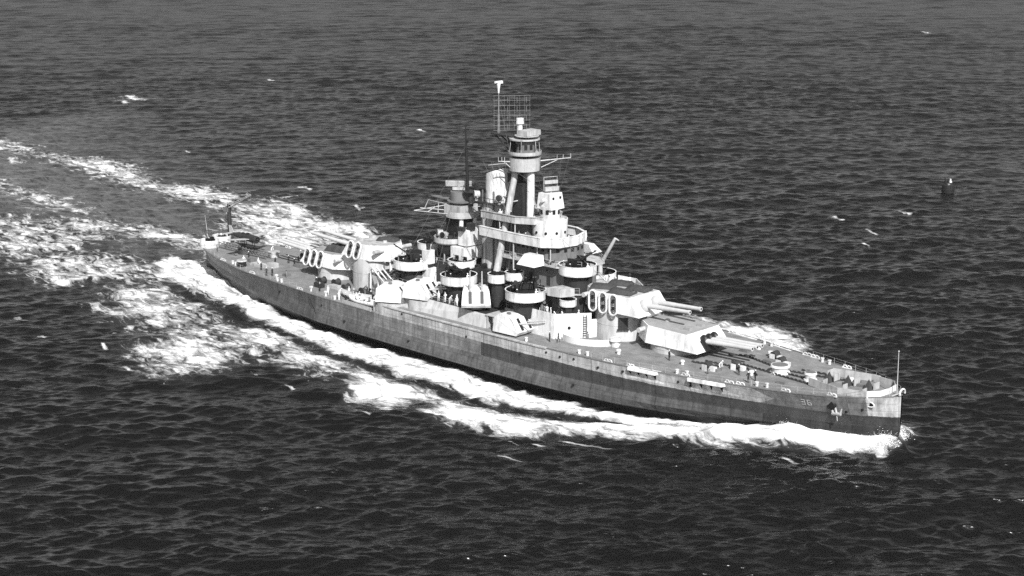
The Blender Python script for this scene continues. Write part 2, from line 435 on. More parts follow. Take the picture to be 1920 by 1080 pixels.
def build_sea():
    x0, y0, azc = 205.56, -205.82, math.radians(90 + 43.937)
    th = np.concatenate([np.linspace(-78, -23, 110, endpoint=False), np.linspace(-23, 23, 900, endpoint=False), np.linspace(23, 78, 110)])
    th = np.radians(th)
    r = [55.0]
    while r[-1] < 14000:
        q = r[-1]
        r.append(q + q * (float(np.interp(q, [55, 130, 170], [.012, .004, .00115])) if q < 170 else float(np.interp(q, [170, 450, 700, 1000, 1500, 2500, 14000], [.00115, .00115, .0013, .0017, .0026, .007, .05]))))
    r = np.array(r)
    # finer rows where the ship and its wash lie
    T, Rr = np.meshgrid(th, r)
    X = x0 + Rr * np.cos(azc + T); Y = y0 + Rr * np.sin(azc + T)
    nr, nc = X.shape
    Z = np.zeros_like(X); DX = np.zeros_like(X); DY = np.zeros_like(X)
    rs = np.random.RandomState(11)
    lams = np.exp(np.linspace(math.log(1.1), math.log(30), 104))
    drow = np.gradient(r)[:, None]
    base = math.radians(133.9 + 180 + 8)     # wind sea running towards the camera
    N = len(lams)
    lost = np.zeros((nr, 1))
    gust = 0.80 + 0.22 * np.sin(X * .011 + 1.3 * np.sin(Y * .007)) * np.sin(Y * .013 + .8 * np.sin(X * .006) + 1)
    for i, lam in enumerate(lams):
        a_ = base + rs.normal(0, .40)
        k = 2 * math.pi / lam
        S = .46 * (1.0 if lam < 3.0 else (3.0 / lam) ** .55)
        A = S * math.sqrt(2.0 / N) / k
        fade = np.clip((lam / (2.6 * drow)) - .6, 0, 1)
        lost += (S * S / N) * (1 - fade ** 2)
        last = int((fade[:, 0] > 0).sum())
        if last == 0: continue
        ph = rs.uniform(0, 2 * math.pi)
        kx, ky = math.cos(a_), math.sin(a_)
        P = k * (X[:last] * kx + Y[:last] * ky) + ph
        cw = np.cos(P); sw = np.sin(P)
        am = A * fade[:last] * gust[:last]
        Z[:last] += am * cw
        DX[:last] -= .55 * am * kx * sw; DY[:last] -= .55 * am * ky * sw
    foam = np.zeros_like(X); calm = np.ones_like(X)
    near = (np.abs(X + 60) < 330) & (Y > -120) & (Y < 140)
    idx = np.nonzero(near.ravel())[0]
    fx = X.ravel()[idx]; fy = Y.ravel()[idx]
    F = np.zeros_like(fx)
    for name, s, soft, poly in FOAM:
        xs = [p[0] for p in poly]; ys = [p[1] for p in poly]
        sel = (fx > min(xs) - 3 * soft) & (fx < max(xs) + 3 * soft) & (fy > min(ys) - 3 * soft) & (fy < max(ys) + 3 * soft)
        if not sel.any(): continue
        sdv = signed_dist(fx[sel], fy[sel], poly)
        F[sel] = np.maximum(F[sel], s * np.clip(.5 + sdv / (2.8 * soft), 0, 1))
    # band of churned water close along both sides of the hull
    hw = np.interp(fx, WWX, WW)
    dside = np.abs(fy) - hw
    # raised water: bow wave, the ridge of the diverging wave and the hollow behind it
    H = np.zeros_like(fx)
    dl, tl = line_dist(fx, fy, RIDGE)
    H += np.exp(-(dl / (2.0 + 1.5 * tl)) ** 2) * np.interp(tl, [0, .2, .5, 1], [1.6, 1.3, 1.3, .3])
    dp, tp = line_dist(fx, -fy, RIDGE)
    H += np.where(fy > 3, np.exp(-(dp / (2.0 + 1.5 * tp)) ** 2) * np.interp(tp, [0, .2, .5, 1], [1.0, 1.0, 1.0, .3]), 0)
    dn, tn = line_dist(fx, fy, LANE)
    lane = np.exp(-(dn / np.interp(tn, [0, .1, .5, 1], [.6, 1.5, 1.3, 1.5])) ** 2)
    H -= .7 * np.exp(-(dn / 3.0) ** 2) * np.interp(tn, [0, .5, 1], [1, .7, .3])
    F = F * (1 - .85 * lane)
    bow = np.exp(-np.maximum(dside, 0) / 1.9) * np.interp(fx, [60, 66, 70, 73, 76, 82, 86, 87.5, 89.5, 91], [0, .6, 1.6, 3.4, 1.6, 2.4, 4.2, 4.6, 4.0, 1.5])
    bow *= np.where(fx > 87, np.exp(-(np.hypot(fx - 87, fy) / 2.6) ** 2), 1)
    H += bow
    # bow foam hugging the stem
    stem = [(88.9, 0), (87.5, -3.2), (84, -5.2), (81, -6.7), (76.5, -8.6), (71, -11.8), (66, -13), (60, -10), (66, -3), (76, 0), (66, 3), (60, 10), (66, 13), (71, 11.8), (76.5, 8.6), (81, 6.7), (84, 5.2), (87.5, 3.2)]
    sdv = signed_dist(fx, fy, stem)
    F = np.maximum(F, 1.1 * np.clip(.5 + sdv / 1.6, 0, 1))
    # hollow along the middle of the hull shows the boot topping
    gap = np.clip((dside - np.interp(fx, [-60, -30, 0, 50, 60], [0, 1.6, 2.0, 2.0, 0])) / 1.2 + .5, 0, 1)
    F *= np.where((fx > -60) & (fx < 58) & (fy < 0), gap, 1)
    # whitecaps
    FC = foam.ravel(); allx = X.ravel(); ally = Y.ravel()
    FC[idx] = F
    ux, uy = 0.7201, 0.6939
    for cx, cy, a, b in CAPS:
        sel = np.nonzero((np.abs(allx - cx) < 3 * max(a, b)) & (np.abs(ally - cy) < 3 * max(a, b)))[0]
        if not len(sel): continue
        qx = allx[sel] - cx; qy = ally[sel] - cy
        u = qx * ux + qy * uy; w = -qx * uy + qy * ux
        e = np.sqrt((u / (a * 1.3)) ** 2 + ((w + .35 * u + .5 * b * np.sin(u / a * 2.2)) / (b * .6)) ** 2)
        FC[sel] = np.maximum(FC[sel], .70 * np.clip(1.3 - e, 0, 1))
    # churned pale water astern
    churn = np.clip(.5 + signed_dist(fx, fy, [(-84, 0), (-100, -9), (-140, -16), (-330, -60), (-330, 130), (-240, 75), (-150, 56), (-100, 44), (-60, 26), (-78, 8)]) / 75 - .25, 0, 1)
    CH = np.zeros_like(FC); CH[idx] = np.maximum(churn, np.clip(F * 1.1, 0, 1) * .8)
    ZF = Z.ravel(); ZF[idx] = ZF[idx] * (1 + .15 * np.clip(F, 0, 1)) + H
    # keep the water below the weather deck where the ship floats
    ins = (np.abs(fy) < hw - .8) & (fx > -84) & (fx < 86)
    ZF[idx[ins]] = np.minimum(ZF[idx[ins]], -.5)
    co = np.stack([allx + DX.ravel(), ally + DY.ravel(), ZF + SEA_Z], 1)
    me = bpy.data.meshes.new('sea')
    me.vertices.add(nr * nc); me.vertices.foreach_set('co', co.ravel().astype(np.float32))
    i0 = (np.arange(nr - 1)[:, None] * nc + np.arange(nc - 1)[None, :]).ravel()
    q = np.stack([i0, i0 + nc, i0 + nc + 1, i0 + 1], 1)
    q = q[:, ::-1] if True else q
    nf = len(q)
    me.loops.add(nf * 4); me.loops.foreach_set('vertex_index', q.ravel().astype(np.int32))
    me.polygons.add(nf); me.polygons.foreach_set('loop_start', (np.arange(nf) * 4).astype(np.int32))
    me.polygons.foreach_set('use_smooth', np.ones(nf, bool))
    me.update(calc_edges=True)
    at = me.attributes.new('foam', 'FLOAT', 'POINT'); at.data.foreach_set('value', FC.astype(np.float32))
    LO = np.repeat(np.sqrt(np.clip(.10 ** 2 + np.clip(2 * lost, 0, 1) * .5, 0, 1)) ** .5, nc, 1).ravel()
    at = me.attributes.new('ripple', 'FLOAT', 'POINT'); at.data.foreach_set('value', LO.astype(np.float32))
    at = me.attributes.new('churn', 'FLOAT', 'POINT'); at.data.foreach_set('value', CH.astype(np.float32))
    if me.polygons[len(me.polygons) // 2].normal.z < 0: me.flip_normals()
    o = bpy.data.objects.new('sea', me); C.objects.link(o)
    tag(o, kind='structure')
    return o

def sea_mat():
    m, nt, b = newmat('sea_water')
    tc = nt.nodes.new('ShaderNodeTexCoord').outputs['Object']
    fo = nt.nodes.new('ShaderNodeAttribute'); fo.attribute_name = 'foam'
    ch = nt.nodes.new('ShaderNodeAttribute'); ch.attribute_name = 'churn'
    F = fo.outputs['Fac']; CHn = ch.outputs['Fac']
    # lace of foam: stretched along the track close to the ship
    warp = nt.nodes.new('ShaderNodeTexNoise'); warp.inputs['Scale'].default_value = .16; warp.inputs['Detail'].default_value = 3
    nt.links.new(tc, warp.inputs['Vector'])
    vm = nt.nodes.new('ShaderNodeVectorMath'); vm.operation = 'MULTIPLY_ADD'
    nt.links.new(warp.outputs['Color'], vm.inputs[0]); vm.inputs[1].default_value = (5, 5, 0); nt.links.new(tc, vm.inputs[2])
    w = vm.outputs[0]
    n1 = noise(nt, w, .36, 8, .62, (.6, 1.5, 1), .6)
    n2 = noise(nt, w, 1.5, 6, .7, (.8, 1.2, 1))
    n0 = noise(nt, w, .10, 4, .6)
    nn = mth(nt, 'ADD', mth(nt, 'MULTIPLY', n1, .58), mth(nt, 'ADD', mth(nt, 'MULTIPLY', n2, .17), mth(nt, 'MULTIPLY', n0, .25)))
    nn = maprange(nt, nn, .34, .66, 0, 1)
    th = mth(nt, 'SUBTRACT', 1.0, F)
    diff = mth(nt, 'SUBTRACT', nn, th)
    mask = maprange(nt, diff, -.22, .42, 0, 1, False)
    mask = mth(nt, 'MULTIPLY', mask, mth(nt, 'GREATER_THAN', F, .03))
    # water body
    churnv = mth(nt, 'MULTIPLY', CHn, maprange(nt, n1, .35, .65, .02, .12))
    wv = mth(nt, 'ADD', churnv, .003)
    foamv = maprange(nt, n1, .32, .62, .30, .78)
    mixn = nt.nodes.new('ShaderNodeMix'); mixn.data_type = 'FLOAT'
    nt.links.new(mask, mixn.inputs[0]); nt.links.new(wv, mixn.inputs[2]); nt.links.new(foamv, mixn.inputs[3])
    nt.links.new(togray(nt, mixn.outputs[0]), b.inputs['Base Color'])
    ri = nt.nodes.new('ShaderNodeAttribute'); ri.attribute_name = 'ripple'
    nt.links.new(mth(nt, 'MAXIMUM', maprange(nt, mask, 0, 1, .20, .95), mth(nt, 'SUBTRACT', ri.outputs['Fac'], .2)), b.inputs['Roughness'])
    b.inputs['IOR'].default_value = 1.33
    # ripples
    rot = nt.nodes.new('ShaderNodeMapping'); rot.inputs['Rotation'].default_value = (0, 0, math.radians(-44)); nt.links.new(tc, rot.inputs['Vector'])
    r1 = noise(nt, rot.outputs[0], .55, 3, .5, (.55, 1.3, 1), .3)
    r2 = noise(nt, rot.outputs[0], 2.0, 2, .5, (.6, 1.2, 1))
    r3 = noise(nt, tc, .035, 4, .6)
    hgt = mth(nt, 'ADD', mth(nt, 'MULTIPLY', r1, 1.0), mth(nt, 'MULTIPLY', r2, .16))
    hgt = mth(nt, 'MULTIPLY', hgt, maprange(nt, r3, .38, .62, .4, 1.25))
    hgt = mth(nt, 'ADD', hgt, mth(nt, 'MULTIPLY', mask, mth(nt, 'MULTIPLY', n1, .8)))
    bm_ = nt.nodes.new('ShaderNodeBump'); bm_.inputs['Strength'].default_value = 1.0; bm_.inputs['Distance'].default_value = .5
    nt.links.new(hgt, bm_.inputs['Height']); nt.links.new(bm_.outputs[0], b.inputs['Normal'])
    return m

sea = build_sea()
sea.data.materials.append(sea_mat())
# ------------------------------------------------------------------ the battleship
ship = empty('battleship')
tag(ship, 'grey wartime battleship under way with tripod mast, raked funnel and triple and twin gun turrets', 'battleship')

def zdeck(x):
    return float(np.interp(x, [-13.5, 40, 60, 75, 88.6], [6.75, 6.8, 7.0, 7.25, 7.85]))
QD = 4.95
def hwd(x): return float(np.interp(x, WX, WD))

# hull shell
def build_hull():
    xs = sorted(set([round(v, 2) for v in np.concatenate([np.linspace(-88.5, -60, 30), np.linspace(-60, 60, 61), np.linspace(60, 88.6, 44)])] + [-13.6, -13.4]))
    mb = MB(); rows = []
    for x in xs:
        zd = QD if x < -13.5 else zdeck(x)
        w = hwd(x)
        xe = x
        ww = float(np.interp(x, WWX, WW))
        if x < -80: ww = max(ww, 0.0)
        bl = float(np.interp(x, [-62, -50, -30, 0, 40, 55, 66], [0, .6, .9, .95, .9, .6, 0]))
        sec = []
        for f, z in ((1.0, zd), (.93, 4.9 if zd > 5.2 else zd - .3), (.8, 3.7), (.66, 2.62)):
            t = max(0, min(1, z / zd)); hwv = ww + (w - ww) * t ** (1.0 if x < 50 else .75)
            sec.append((hwv, z))
        t = 2.5 / zd; base = ww + (w - ww) * t ** (1.0 if x < 50 else .75)
        sec.append((base + .10 * bl, 2.5))
        sec.append((base + .75 * bl, 1.3))
        sec.append((ww + 1.0 * bl, .25))
        sec.append((ww + .62 * bl - .0, -.25))
        sec.append((max(0, ww - .1), -1.2))
        sec.append((max(0, ww * .93 - .2), -3.5))
        # counter stern rises, stem rakes
        ring = []
        for h, z in sec:
            ring.append((x, -max(h, .02), z))
        rows.append((ring, zd))
    n = len(rows[0][0])
    for side in (1, -1):
        vs = [(p[0], p[1] * side, p[2]) for ring, _ in rows for p in ring]
        fs = []
        for i in range(len(rows) - 1):
            for j in range(n - 1):
                q = (i * n + j, i * n + j + 1, (i + 1) * n + j + 1, (i + 1) * n + j)
                fs.append(q if side == 1 else tuple(reversed(q)))
        mb.add(vs, fs, True)
    # sharp knuckles come from duplicated strips: keep the shell smooth along its length only
    hull = mb.build('hull', 'hull', ship)
    for p in hull.data.polygons: p.use_smooth = False
    # rubbing strake and gutter
    return hull
hull = build_hull()

# decks
d = MB()
fx_ = [x for x in np.linspace(-13.5, 88.4, 80)]
vs = [(x, -hwd(x) + .02, zdeck(x) + .004) for x in fx_] + [(x, hwd(x) - .02, zdeck(x) + .004) for x in fx_]
n = len(fx_)
d.add(vs, [(i, i + 1, n + i + 1, n + i) for i in range(n - 1)])
fore_deck = d.build('forecastle_deck', 'deck', ship)
d = MB()
qx_ = [x for x in np.linspace(-88.45, -13.5, 60)]
vs = [(x, -hwd(x) + .02, QD + .004) for x in qx_] + [(x, hwd(x) - .02, QD + .004) for x in qx_]
n = len(qx_)
d.add(vs, [(i, i + 1, n + i + 1, n + i) for i in range(n - 1)])
d.build('quarterdeck', 'deck', ship)
d = MB(); d.box((-13.56, 0, 5.85), (.12, 30.3, 1.85)); d.build('deck_break_bulkhead', 'mid', ship)

# deck edge waterway, guard strip under the 5 inch guns
def edge_strip(x0, x1, zf, out, h, wdt, name, mat, step=2.0, sides=(-1, 1)):
    xs = list(np.arange(x0, x1, step)) + [x1]
    for s in sides:
        b = MB()
        for a, c in zip(xs[:-1], xs[1:]):
            ya, yc = (hwd(a) + out), (hwd(c) + out)
            P = []
            for x, y in ((a, ya), (c, yc)):
                z = zf(x)
                P += [(x, s * (y - wdt), z), (x, s * y, z), (x, s * y, z + h), (x, s * (y - wdt), z + h)]
            f = [(0, 1, 5, 4), (1, 2, 6, 5), (2, 3, 7, 6), (3, 0, 4, 7), (0, 3, 2, 1), (4, 5, 6, 7)]
            if s < 0: f = [tuple(reversed(q)) for q in f]
            b.add(P, f)
        b.build(name, mat, ship)
edge_strip(-12, 30, lambda x: 6.72, .18, .22, .45, 'deck_edge_rail', 'light')
edge_strip(30, 88, lambda x: zdeck(x) - .03, .05, .16, .22, 'deck_edge_coaming', 'mid', 1.5)
edge_strip(-87, -14, lambda x: QD - .03, .05, .14, .22, 'deck_edge_coaming', 'mid')

# guard rails : thin stanchions and one wire
def guard_rail(x0, x1, zf, step=2.4, sides=(-1, 1), name='guard_rail', inset=.25):
    for s in sides:
        b = MB()
        xs = list(np.arange(x0, x1, step)); pts = []
        for x in xs:
            y = s * (hwd(x) - inset); z = zf(x)
            b.cyl((x, y, z), (x, y, z + 1.0), .035, .03, 5)
            pts.append((x, y, z + .98))
        b.tube(pts, .018, 4); b.tube([(p[0], p[1], p[2] - .45) for p in pts], .014, 4)
        b.build(name, 'light', ship)
guard_rail(37, 87.6, zdeck)
guard_rail(-87, -26, lambda x: QD)

# scuppers and discharge pipes on the ship's side
b = MB()
for x, z in ((-22, 1.9), (-3.5, 1.7), (36.5, 1.9), (11, 5.2), (24, 4.6), (30, 6.1), (33, 5.9), (36, 6.1), (41, 5.6), (46, 5.9), (56, 5.9), (58, 5.5), (82, 5.0), (84.2, 5.6), (-6, 6.2), (-30, 3.4), (-45, 3.3)):
    y = -hwd(x) if z > 2.6 else -(hwd(x) + .8)
    if x > 55: y = -(np.interp(x, WWX, WW) + (hwd(x) - np.interp(x, WWX, WW)) * (z / zdeck(x)) ** .75)
    b.cyl((x, y + .2, z), (x, y - .12, z), .2, .2, 8); b.cyl((x, -y - .2, z), (x, -y + .12, z), .2, .2, 8)
b.build_each('scupper', 'black', ship)

# ---------------------------------------------------------------- main gun turrets
def gun_house(cx, z0, h, d_, half, guns, name, rot_label, ln=1.0):
    """cx centre, d_ = +1 faces the bow, -1 faces the stern"""
    r = empty(name + '_pivot')  # temporary frame
    bpy.data.objects.remove(r)
    b = MB()
    W = half
    lo = [(7.6, -W * .62), (6.0, -W - .35), (-3.6, -W - .35), (-6.6, -W * .55), (-6.6, W * .55), (-3.6, W + .35), (6.0, W + .35), (7.6, W * .62)]
    lo = [(7.3, -W - .1), (-3.4, -W - .35), (-6.9, -W * .5), (-6.9, W * .5), (-3.4, W + .35), (7.3, W + .1)]
    hi = [(4.9, -W + .15, z0 + h - .15), (-3.2, -W + .1, z0 + h), (-6.5, -W * .45, z0 + h), (-6.5, W * .45, z0 + h), (-3.2, W - .1, z0 + h), (4.9, W - .15, z0 + h - .15)]
    T = lambda p: (cx + d_ * p[0] * ln, d_ * p[1]) + tuple(p[2:])
    b.prism([T(p) for p in lo], z0, z0 + h, top=[T(p) for p in hi])
    # roof plate, slightly proud; sighting hoods
    body = b.build(name, 'armour', ship)
    rp = MB(); rf = [(p[0] * .97, p[1] * .96, p[2] + .06) for p in hi]
    rp.prism([T(p)[:2] for p in rf], z0 + h - .2, z0 + h + .06, top=[T(p) for p in rf])
    for k in (-1.7, 1.7): rp.box((cx + d_ * 3.2, k, z0 + h + .15), (1.1, .9, .45))
    rp.cyl((cx - d_ * 2.5, 0, z0 + h), (cx - d_ * 2.5, 0, z0 + h + .4), .5, .4, 12)
    rp.build('turret_roof', 'roof' if guns == 3 else 'light', body)
    ys = {3: (-1.35, 0, 1.35), 2: (-1.5, 1.5)}[guns]
    zg = z0 + h * .50
    fo = 7.3 * (ln - 1)
    # gun ports with blast bags
    for y in ys:
        q = MB()
        q.ball((cx + d_ * (6.25 + fo), y, zg - (.5 if guns == 3 else .1)), 1.0, (1.05, .70 if guns == 3 else .85, 1.55 if guns == 3 else 1.25), 14, 10)
        q.build('blast_bag', 'canvas' if guns == 2 else 'black', body)
        q = MB()
        ez = .055
        e_ = 0 if d_ > 0 else 2.6
        q.cyl((cx + d_ * (5.9 + fo), y, zg), (cx + d_ * 10.5, y, zg + 4.6 * ez), .49, .42, 18)
        q.cyl((cx + d_ * 10.5, y, zg + 4.6 * ez), (cx + d_ * (15.6 + e_), y, zg + (9.7 + e_) * ez), .40, .32, 18)
        q.cyl((cx + d_ * (15.55 + e_), y, zg + (9.65 + e_) * ez), (cx + d_ * (15.9 + e_), y, zg + (10 + e_) * ez), .37, .37, 18)
        g_ = q.build('gun_barrel', 'barrel', body)
        q = MB(); q.cyl((cx + d_ * (15.905 + e_), y, zg + (10 + e_) * ez), (cx + d_ * (15.93 + e_), y, zg + (10 + e_) * ez), .19, .19, 14)
        q.build('muzzle', 'black', g_)
    if guns == 3:  # added black panel: shade under the barrels as a dark sheet
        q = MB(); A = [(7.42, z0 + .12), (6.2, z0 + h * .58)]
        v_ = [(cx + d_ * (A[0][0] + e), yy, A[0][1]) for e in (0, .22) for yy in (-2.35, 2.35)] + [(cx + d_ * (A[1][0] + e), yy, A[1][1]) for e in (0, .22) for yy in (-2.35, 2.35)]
        q.add(v_, [(2, 3, 7, 6), (0, 2, 6, 4), (3, 1, 5, 7), (6, 7, 5, 4), (0, 1, 3, 2), (1, 0, 4, 5)]); q.build('barrel_shade_panel', 'black', body)
    # rangefinder ears
    q = MB(); q.cyl((cx - d_ * 4.6, -W - .7, z0 + h * .68), (cx - d_ * 4.6, W + .7, z0 + h * .68), .42, .42, 12)
    q.build('rangefinder', 'light', body)
    # side ladder rungs
    q = MB()
    for k in range(6): q.box((cx - d_ * 6.98, .9, z0 + .35 + k * .42), (.08, .5, .05))
    q.box((cx - d_ * 6.94, .62, z0 + 1.4), (.06, .06, 2.5)); q.box((cx - d_ * 6.94, 1.18, z0 + 1.4), (.06, .06, 2.5)); q.build('ladder', 'mid', body)
    return body

def barbette(cx, z0, z1, r, label=None):
    b = MB(); b.cyl((cx, 0, z0), (cx, 0, z1), r, r, 48)
    for z in (z0 + (z1 - z0) * .52,): b.cyl((cx, 0, z), (cx, 0, z + .07), r + .04, r + .04, 48)
    return b.build('barbette', 'mid_light', ship)
M['mid_light'] = paint('barbette_paint', .40, .6, .12, .3)
barbette(46, 6.8, 8.2, 4.6); barbette(33.5, 6.75, 12.0, 4.5); barbette(-30.4, QD, 11.0, 4.8); barbette(-41.8, QD, 7.6, 4.5)
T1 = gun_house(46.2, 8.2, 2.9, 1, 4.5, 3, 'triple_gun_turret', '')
T2 = gun_house(33.6, 11.9, 3.1, 1, 4.2, 2, 'twin_gun_turret', '')
T3 = gun_house(-30.2, 10.9, 3.0, -1, 4.2, 2, 'twin_gun_turret', '', .82)
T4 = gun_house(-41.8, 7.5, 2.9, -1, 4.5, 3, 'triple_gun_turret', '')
T1['label'] = 'triple turret nearest the bow, level with the forecastle deck'
T2['label'] = 'twin turret raised on a barbette in front of the bridge'
T3['label'] = 'twin turret raised on a barbette and facing the stern'
T4['label'] = 'triple turret low on the quarterdeck facing the stern'

# louvred vent and door on the raised barbette; doors on the others
b = MB()
ang = R_(-46); cx, cy = 33.5 + 4.55 * math.cos(ang), 4.55 * math.sin(ang)
for k in range(6): b.box((cx, cy, 9.35 + k * .27), (.12, 1.4, .13), ang)
b.box((cx - .04, cy + .04, 10.0), (.1, 1.7, 2.0), ang)
b.box((cx + .1, cy - .1, 8.95), (.5, 2.0, .15), ang)
b.build('louvred_vent', 'dark', ship)

# ---------------------------------------------------------------- dual purpose twin mounts
def twin_mount(x, y, z, az, elev, name='secondary_gun_mount', sc=1.0):
    r = empty('frame'); bpy.data.objects.remove(r)
    def P(px, py, pz):
        a = R_(az); ca, sa = math.cos(a), math.sin(a)
        return (x + (px * ca - py * sa) * sc, y + (px * sa + py * ca) * sc, z + pz * sc)
    b = MB()
    W = 2.6
    prof = [(2.55, 0), (2.9, .55), (1.35, 2.75), (.3, 3.15), (-1.9, 3.15), (-2.75, 2.5), (-2.9, 0)]
    n = len(prof)
    ins = [0, 0, .25, .45, .45, .3, .0]
    vs = [P(p[0], -W + i, p[1]) for p, i in zip(prof, ins)] + [P(p[0], W - i, p[1]) for p, i in zip(prof, ins)]
    b.add(vs, [(i, (i + 1) % n, n + (i + 1) % n, n + i) for i in range(n)] + [tuple(reversed(range(n))), tuple(range(n, 2 * n))])
    # vs order: outward check
    h = b.build(name, 'white', ship)
    q = MB(); p0 = P(0, 0, -.35); p1 = P(0, 0, 0.0)
    q.cyl(p0, p1, 2.45 * sc, 2.45 * sc, 28); q.build('turntable', 'dark', h)
    # gun slots follow the sloping front
    for s in (-1, 1):
        q = MB(); yy = s * 1.05
        pts = [(2.78, .78), (1.98, 1.92), (1.42, 2.70)]
        L = [P(a + .05, yy - .31, c + .02) for a, c in pts]; Rr = [P(a + .05, yy + .31, c + .02) for a, c in pts]
        q.add(L + Rr, [(0, 1, 4, 3)[::-1], (1, 2, 5, 4)[::-1]])
        q.add([P(a - .15, yy - .31, c - .1) for a, c in pts] + [P(a - .15, yy + .31, c - .1) for a, c in pts], [(0, 1, 4, 3), (1, 2, 5, 4)])
        slot = q.build('gun_slot', 'black', h)
        q = MB(); e = R_(elev); o = (1.0, yy, 1.55)
        t = lambda L_: P(o[0] + L_ * math.cos(e), yy, o[2] + L_ * math.sin(e))
        q.cyl(t(.3), t(2.6), .20 * sc, .17 * sc, 12); q.cyl(t(2.6), t(5.2), .14 * sc, .10 * sc, 12)
        q.build('gun_barrel', 'barrel', h)
    q = MB(); q.box(P(-1.2, .9, 3.35), (.9 * sc, .7 * sc, .4 * sc), R_(az)); q.box(P(-.4, -1.1, 3.3), (.6 * sc, .5 * sc, .35 * sc), R_(az))
    q.build_each('sight_hood', 'mid', h)
    q = MB(); q.box(P(-2.93, 0, 1.2), (.08, .9 * sc, 1.6 * sc), R_(az)); q.build('hatch_door', 'mid', h)
    return h
GM = [(19.4, -11.9, 7.15, 3, 12), (9.2, -11.3, 10.0, -44, 74), (-5.0, -11.0, 8.9, 16, 10), (-11.6, -12.2, 7.4, 30, 8)]
mts = []
for x, y, z, az, el in GM:
    mts.append(twin_mount(x, y, z, az, el))
    mts.append(twin_mount(x, -y, z, -az, el))
for o, l in zip(mts[::2], ('foremost white gunhouse on the starboard deck edge', 'square white gunhouse amidships with two upright slots', 'white gunhouse third from the bow on its own pedestal', 'aftermost white gunhouse beside the quarterdeck step')):
    o['label'] = l

def add(name, mat, fn, parent=ship):
    b = MB(); fn(b); return b.build(name, mat, parent)

# sponsons and pedestals under the mounts (both sides)
b = MB()
b.cyl((-5.2, -11.0, 6.7), (-5.2, -11.0, 8.6), 2.7, 2.7, 32)
b.cyl((-11.8, -12.3, 4.9), (-11.8, -12.3, 7.1), 3.0, 3.2, 32)
b.prism([(-14.5, -14.9), (-8.5, -15.3), (-8.5, -9), (-14.5, -9)], 4.9, 7.0)
b.build_each('gun_sponson', 'light', ship); mirror(b).build_each('gun_sponson', 'light', ship)

# ---------------------------------------------------------------- superstructure
# casemate level, sides sloping in towards the deck edge
b = MB()
b.prism([(-9.5, -13.4), (13.5, -13.4), (13.5, 13.4), (-9.5, 13.4)], 6.75, 9.15, top=[(-9.5, -12.2), (13.5, -12.9), (13.5, 12.9), (-9.5, 12.2)])
b.prism([(13.5, -8.3), (17, -8.3), (27.8, -8.9), (31.6, -3.0), (31.6, 3.0), (27.8, 8.9), (17, 8.3), (13.5, 8.3)], 6.75, 9.6)
b.prism([(-24.5, -7.5), (-9.5, -9.5), (-9.5, 9.5), (-24.5, 7.5)], QD, 9.4)
casemate = b.build('casemate_deckhouse', 'mid_light', ship)
b = MB()
b.box((15.6, -11.1, 9.2), (4.4, 4.2, .16)); b.box((15.6, 11.1, 9.2), (4.4, 4.2, .16))
for s in (-1, 1):
    for x in (13.8, 15.3, 17.5): b.box((x, s * 13.0, 7.95), (.22, .22, 2.4))
b.build_each('casemate_overhang', 'light', casemate)
b = MB()
b.prism([(-9.3, -12.1), (13.4, -12.8), (13.4, 12.8), (-9.3, 12.1)], 9.155, 9.2)
b.prism([(13.5, -8.2), (17, -8.2), (27.7, -8.8), (31.5, -3.0), (31.5, 3.0), (27.7, 8.8), (17, 8.2), (13.5, 8.2)], 9.605, 9.65)
b.prism([(-24.4, -7.4), (-9.5, -9.4), (-9.5, 9.4), (-24.4, 7.4)], 9.405, 9.45)
b.build('superstructure_deck', 'dark', ship)

# pale forward screen beside the raised barbette, with ladder and door, and the curved breakwater
b = MB()
b.wall([(21.2, -9.9), (27.0, -10.1), (31.0, -5.0)], 6.8, 11.2, .16)
b.wall([(30.95, -5.0), (31.4, -3.6)], 6.8, 10.0, .16)
scr = b.build('forward_screen', 'white', ship)
mirror(b).build('forward_screen', 'white', ship)
b = MB(); L0 = Vector((30.35, -5.95, 0))
u = Vector((4, 5.1, 0)).normalized(); nrm = Vector((u.y, -u.x, 0))
for k in range(9):
    p = L0 + nrm * .2; b.box((p.x, p.y, 7.3 + k * .4), (.55, .06, .07), math.atan2(u.y, u.x))
for s in (-1, 1):
    p = L0 + nrm * .2 + u * .3 * s; b.box((p.x, p.y, 8.9), (.06, .06, 4.0))
b.build('ladder', 'dark', scr)
b = MB(); p = Vector((28.6, -8.05, 8.7)) + nrm * .12; b.cyl(p, p + nrm * .08, .28, .28, 12); b.build_each('porthole', 'black', scr)
b = MB()
for s in (-1,):
    arc = circ(31.2, -3.2, 6.9, -112, -18, 22)
    b.wall(arc, 6.8, 7.95, .14)
low = b.build('splinter_screen', 'white', ship); mirror(b).build('splinter_screen', 'white', ship)

# second storey of the forward superstructure
b = MB()
b.prism([(8, -5.6), (24.5, -5.6), (27.5, -2.8), (27.5, 2.8), (24.5, 5.6), (8, 5.6)], 9.6, 13.6)
b.prism([(10, -4.4), (23.8, -4.4), (25.6, -2.4), (25.6, 2.4), (23.8, 4.4), (10, 4.4)], 13.6, 18.0)
fs = b.build('forward_deckhouse', 'mid', ship)
b = MB()
for x in (10.5, 13.2, 16, 19, 22): b.box((x, -5.62, 11.0), (.8, .1, 1.8))
for x in (12.5, 16.2, 20.4): b.box((x, -4.42, 15.0), (.8, .1, 1.7))
b.build_each('bulkhead_door', 'dark', fs)
b = MB()
for x in (12, 14.6, 17.6, 20.6, 23.4): b.cyl((x, -5.6, 12.6), (x, -5.68, 12.6), .18, .18, 8); b.cyl((x - .6, -4.4, 16.8), (x - .6, -4.48, 16.8), .18, .18, 8)
b.build_each('porthole', 'black', fs)
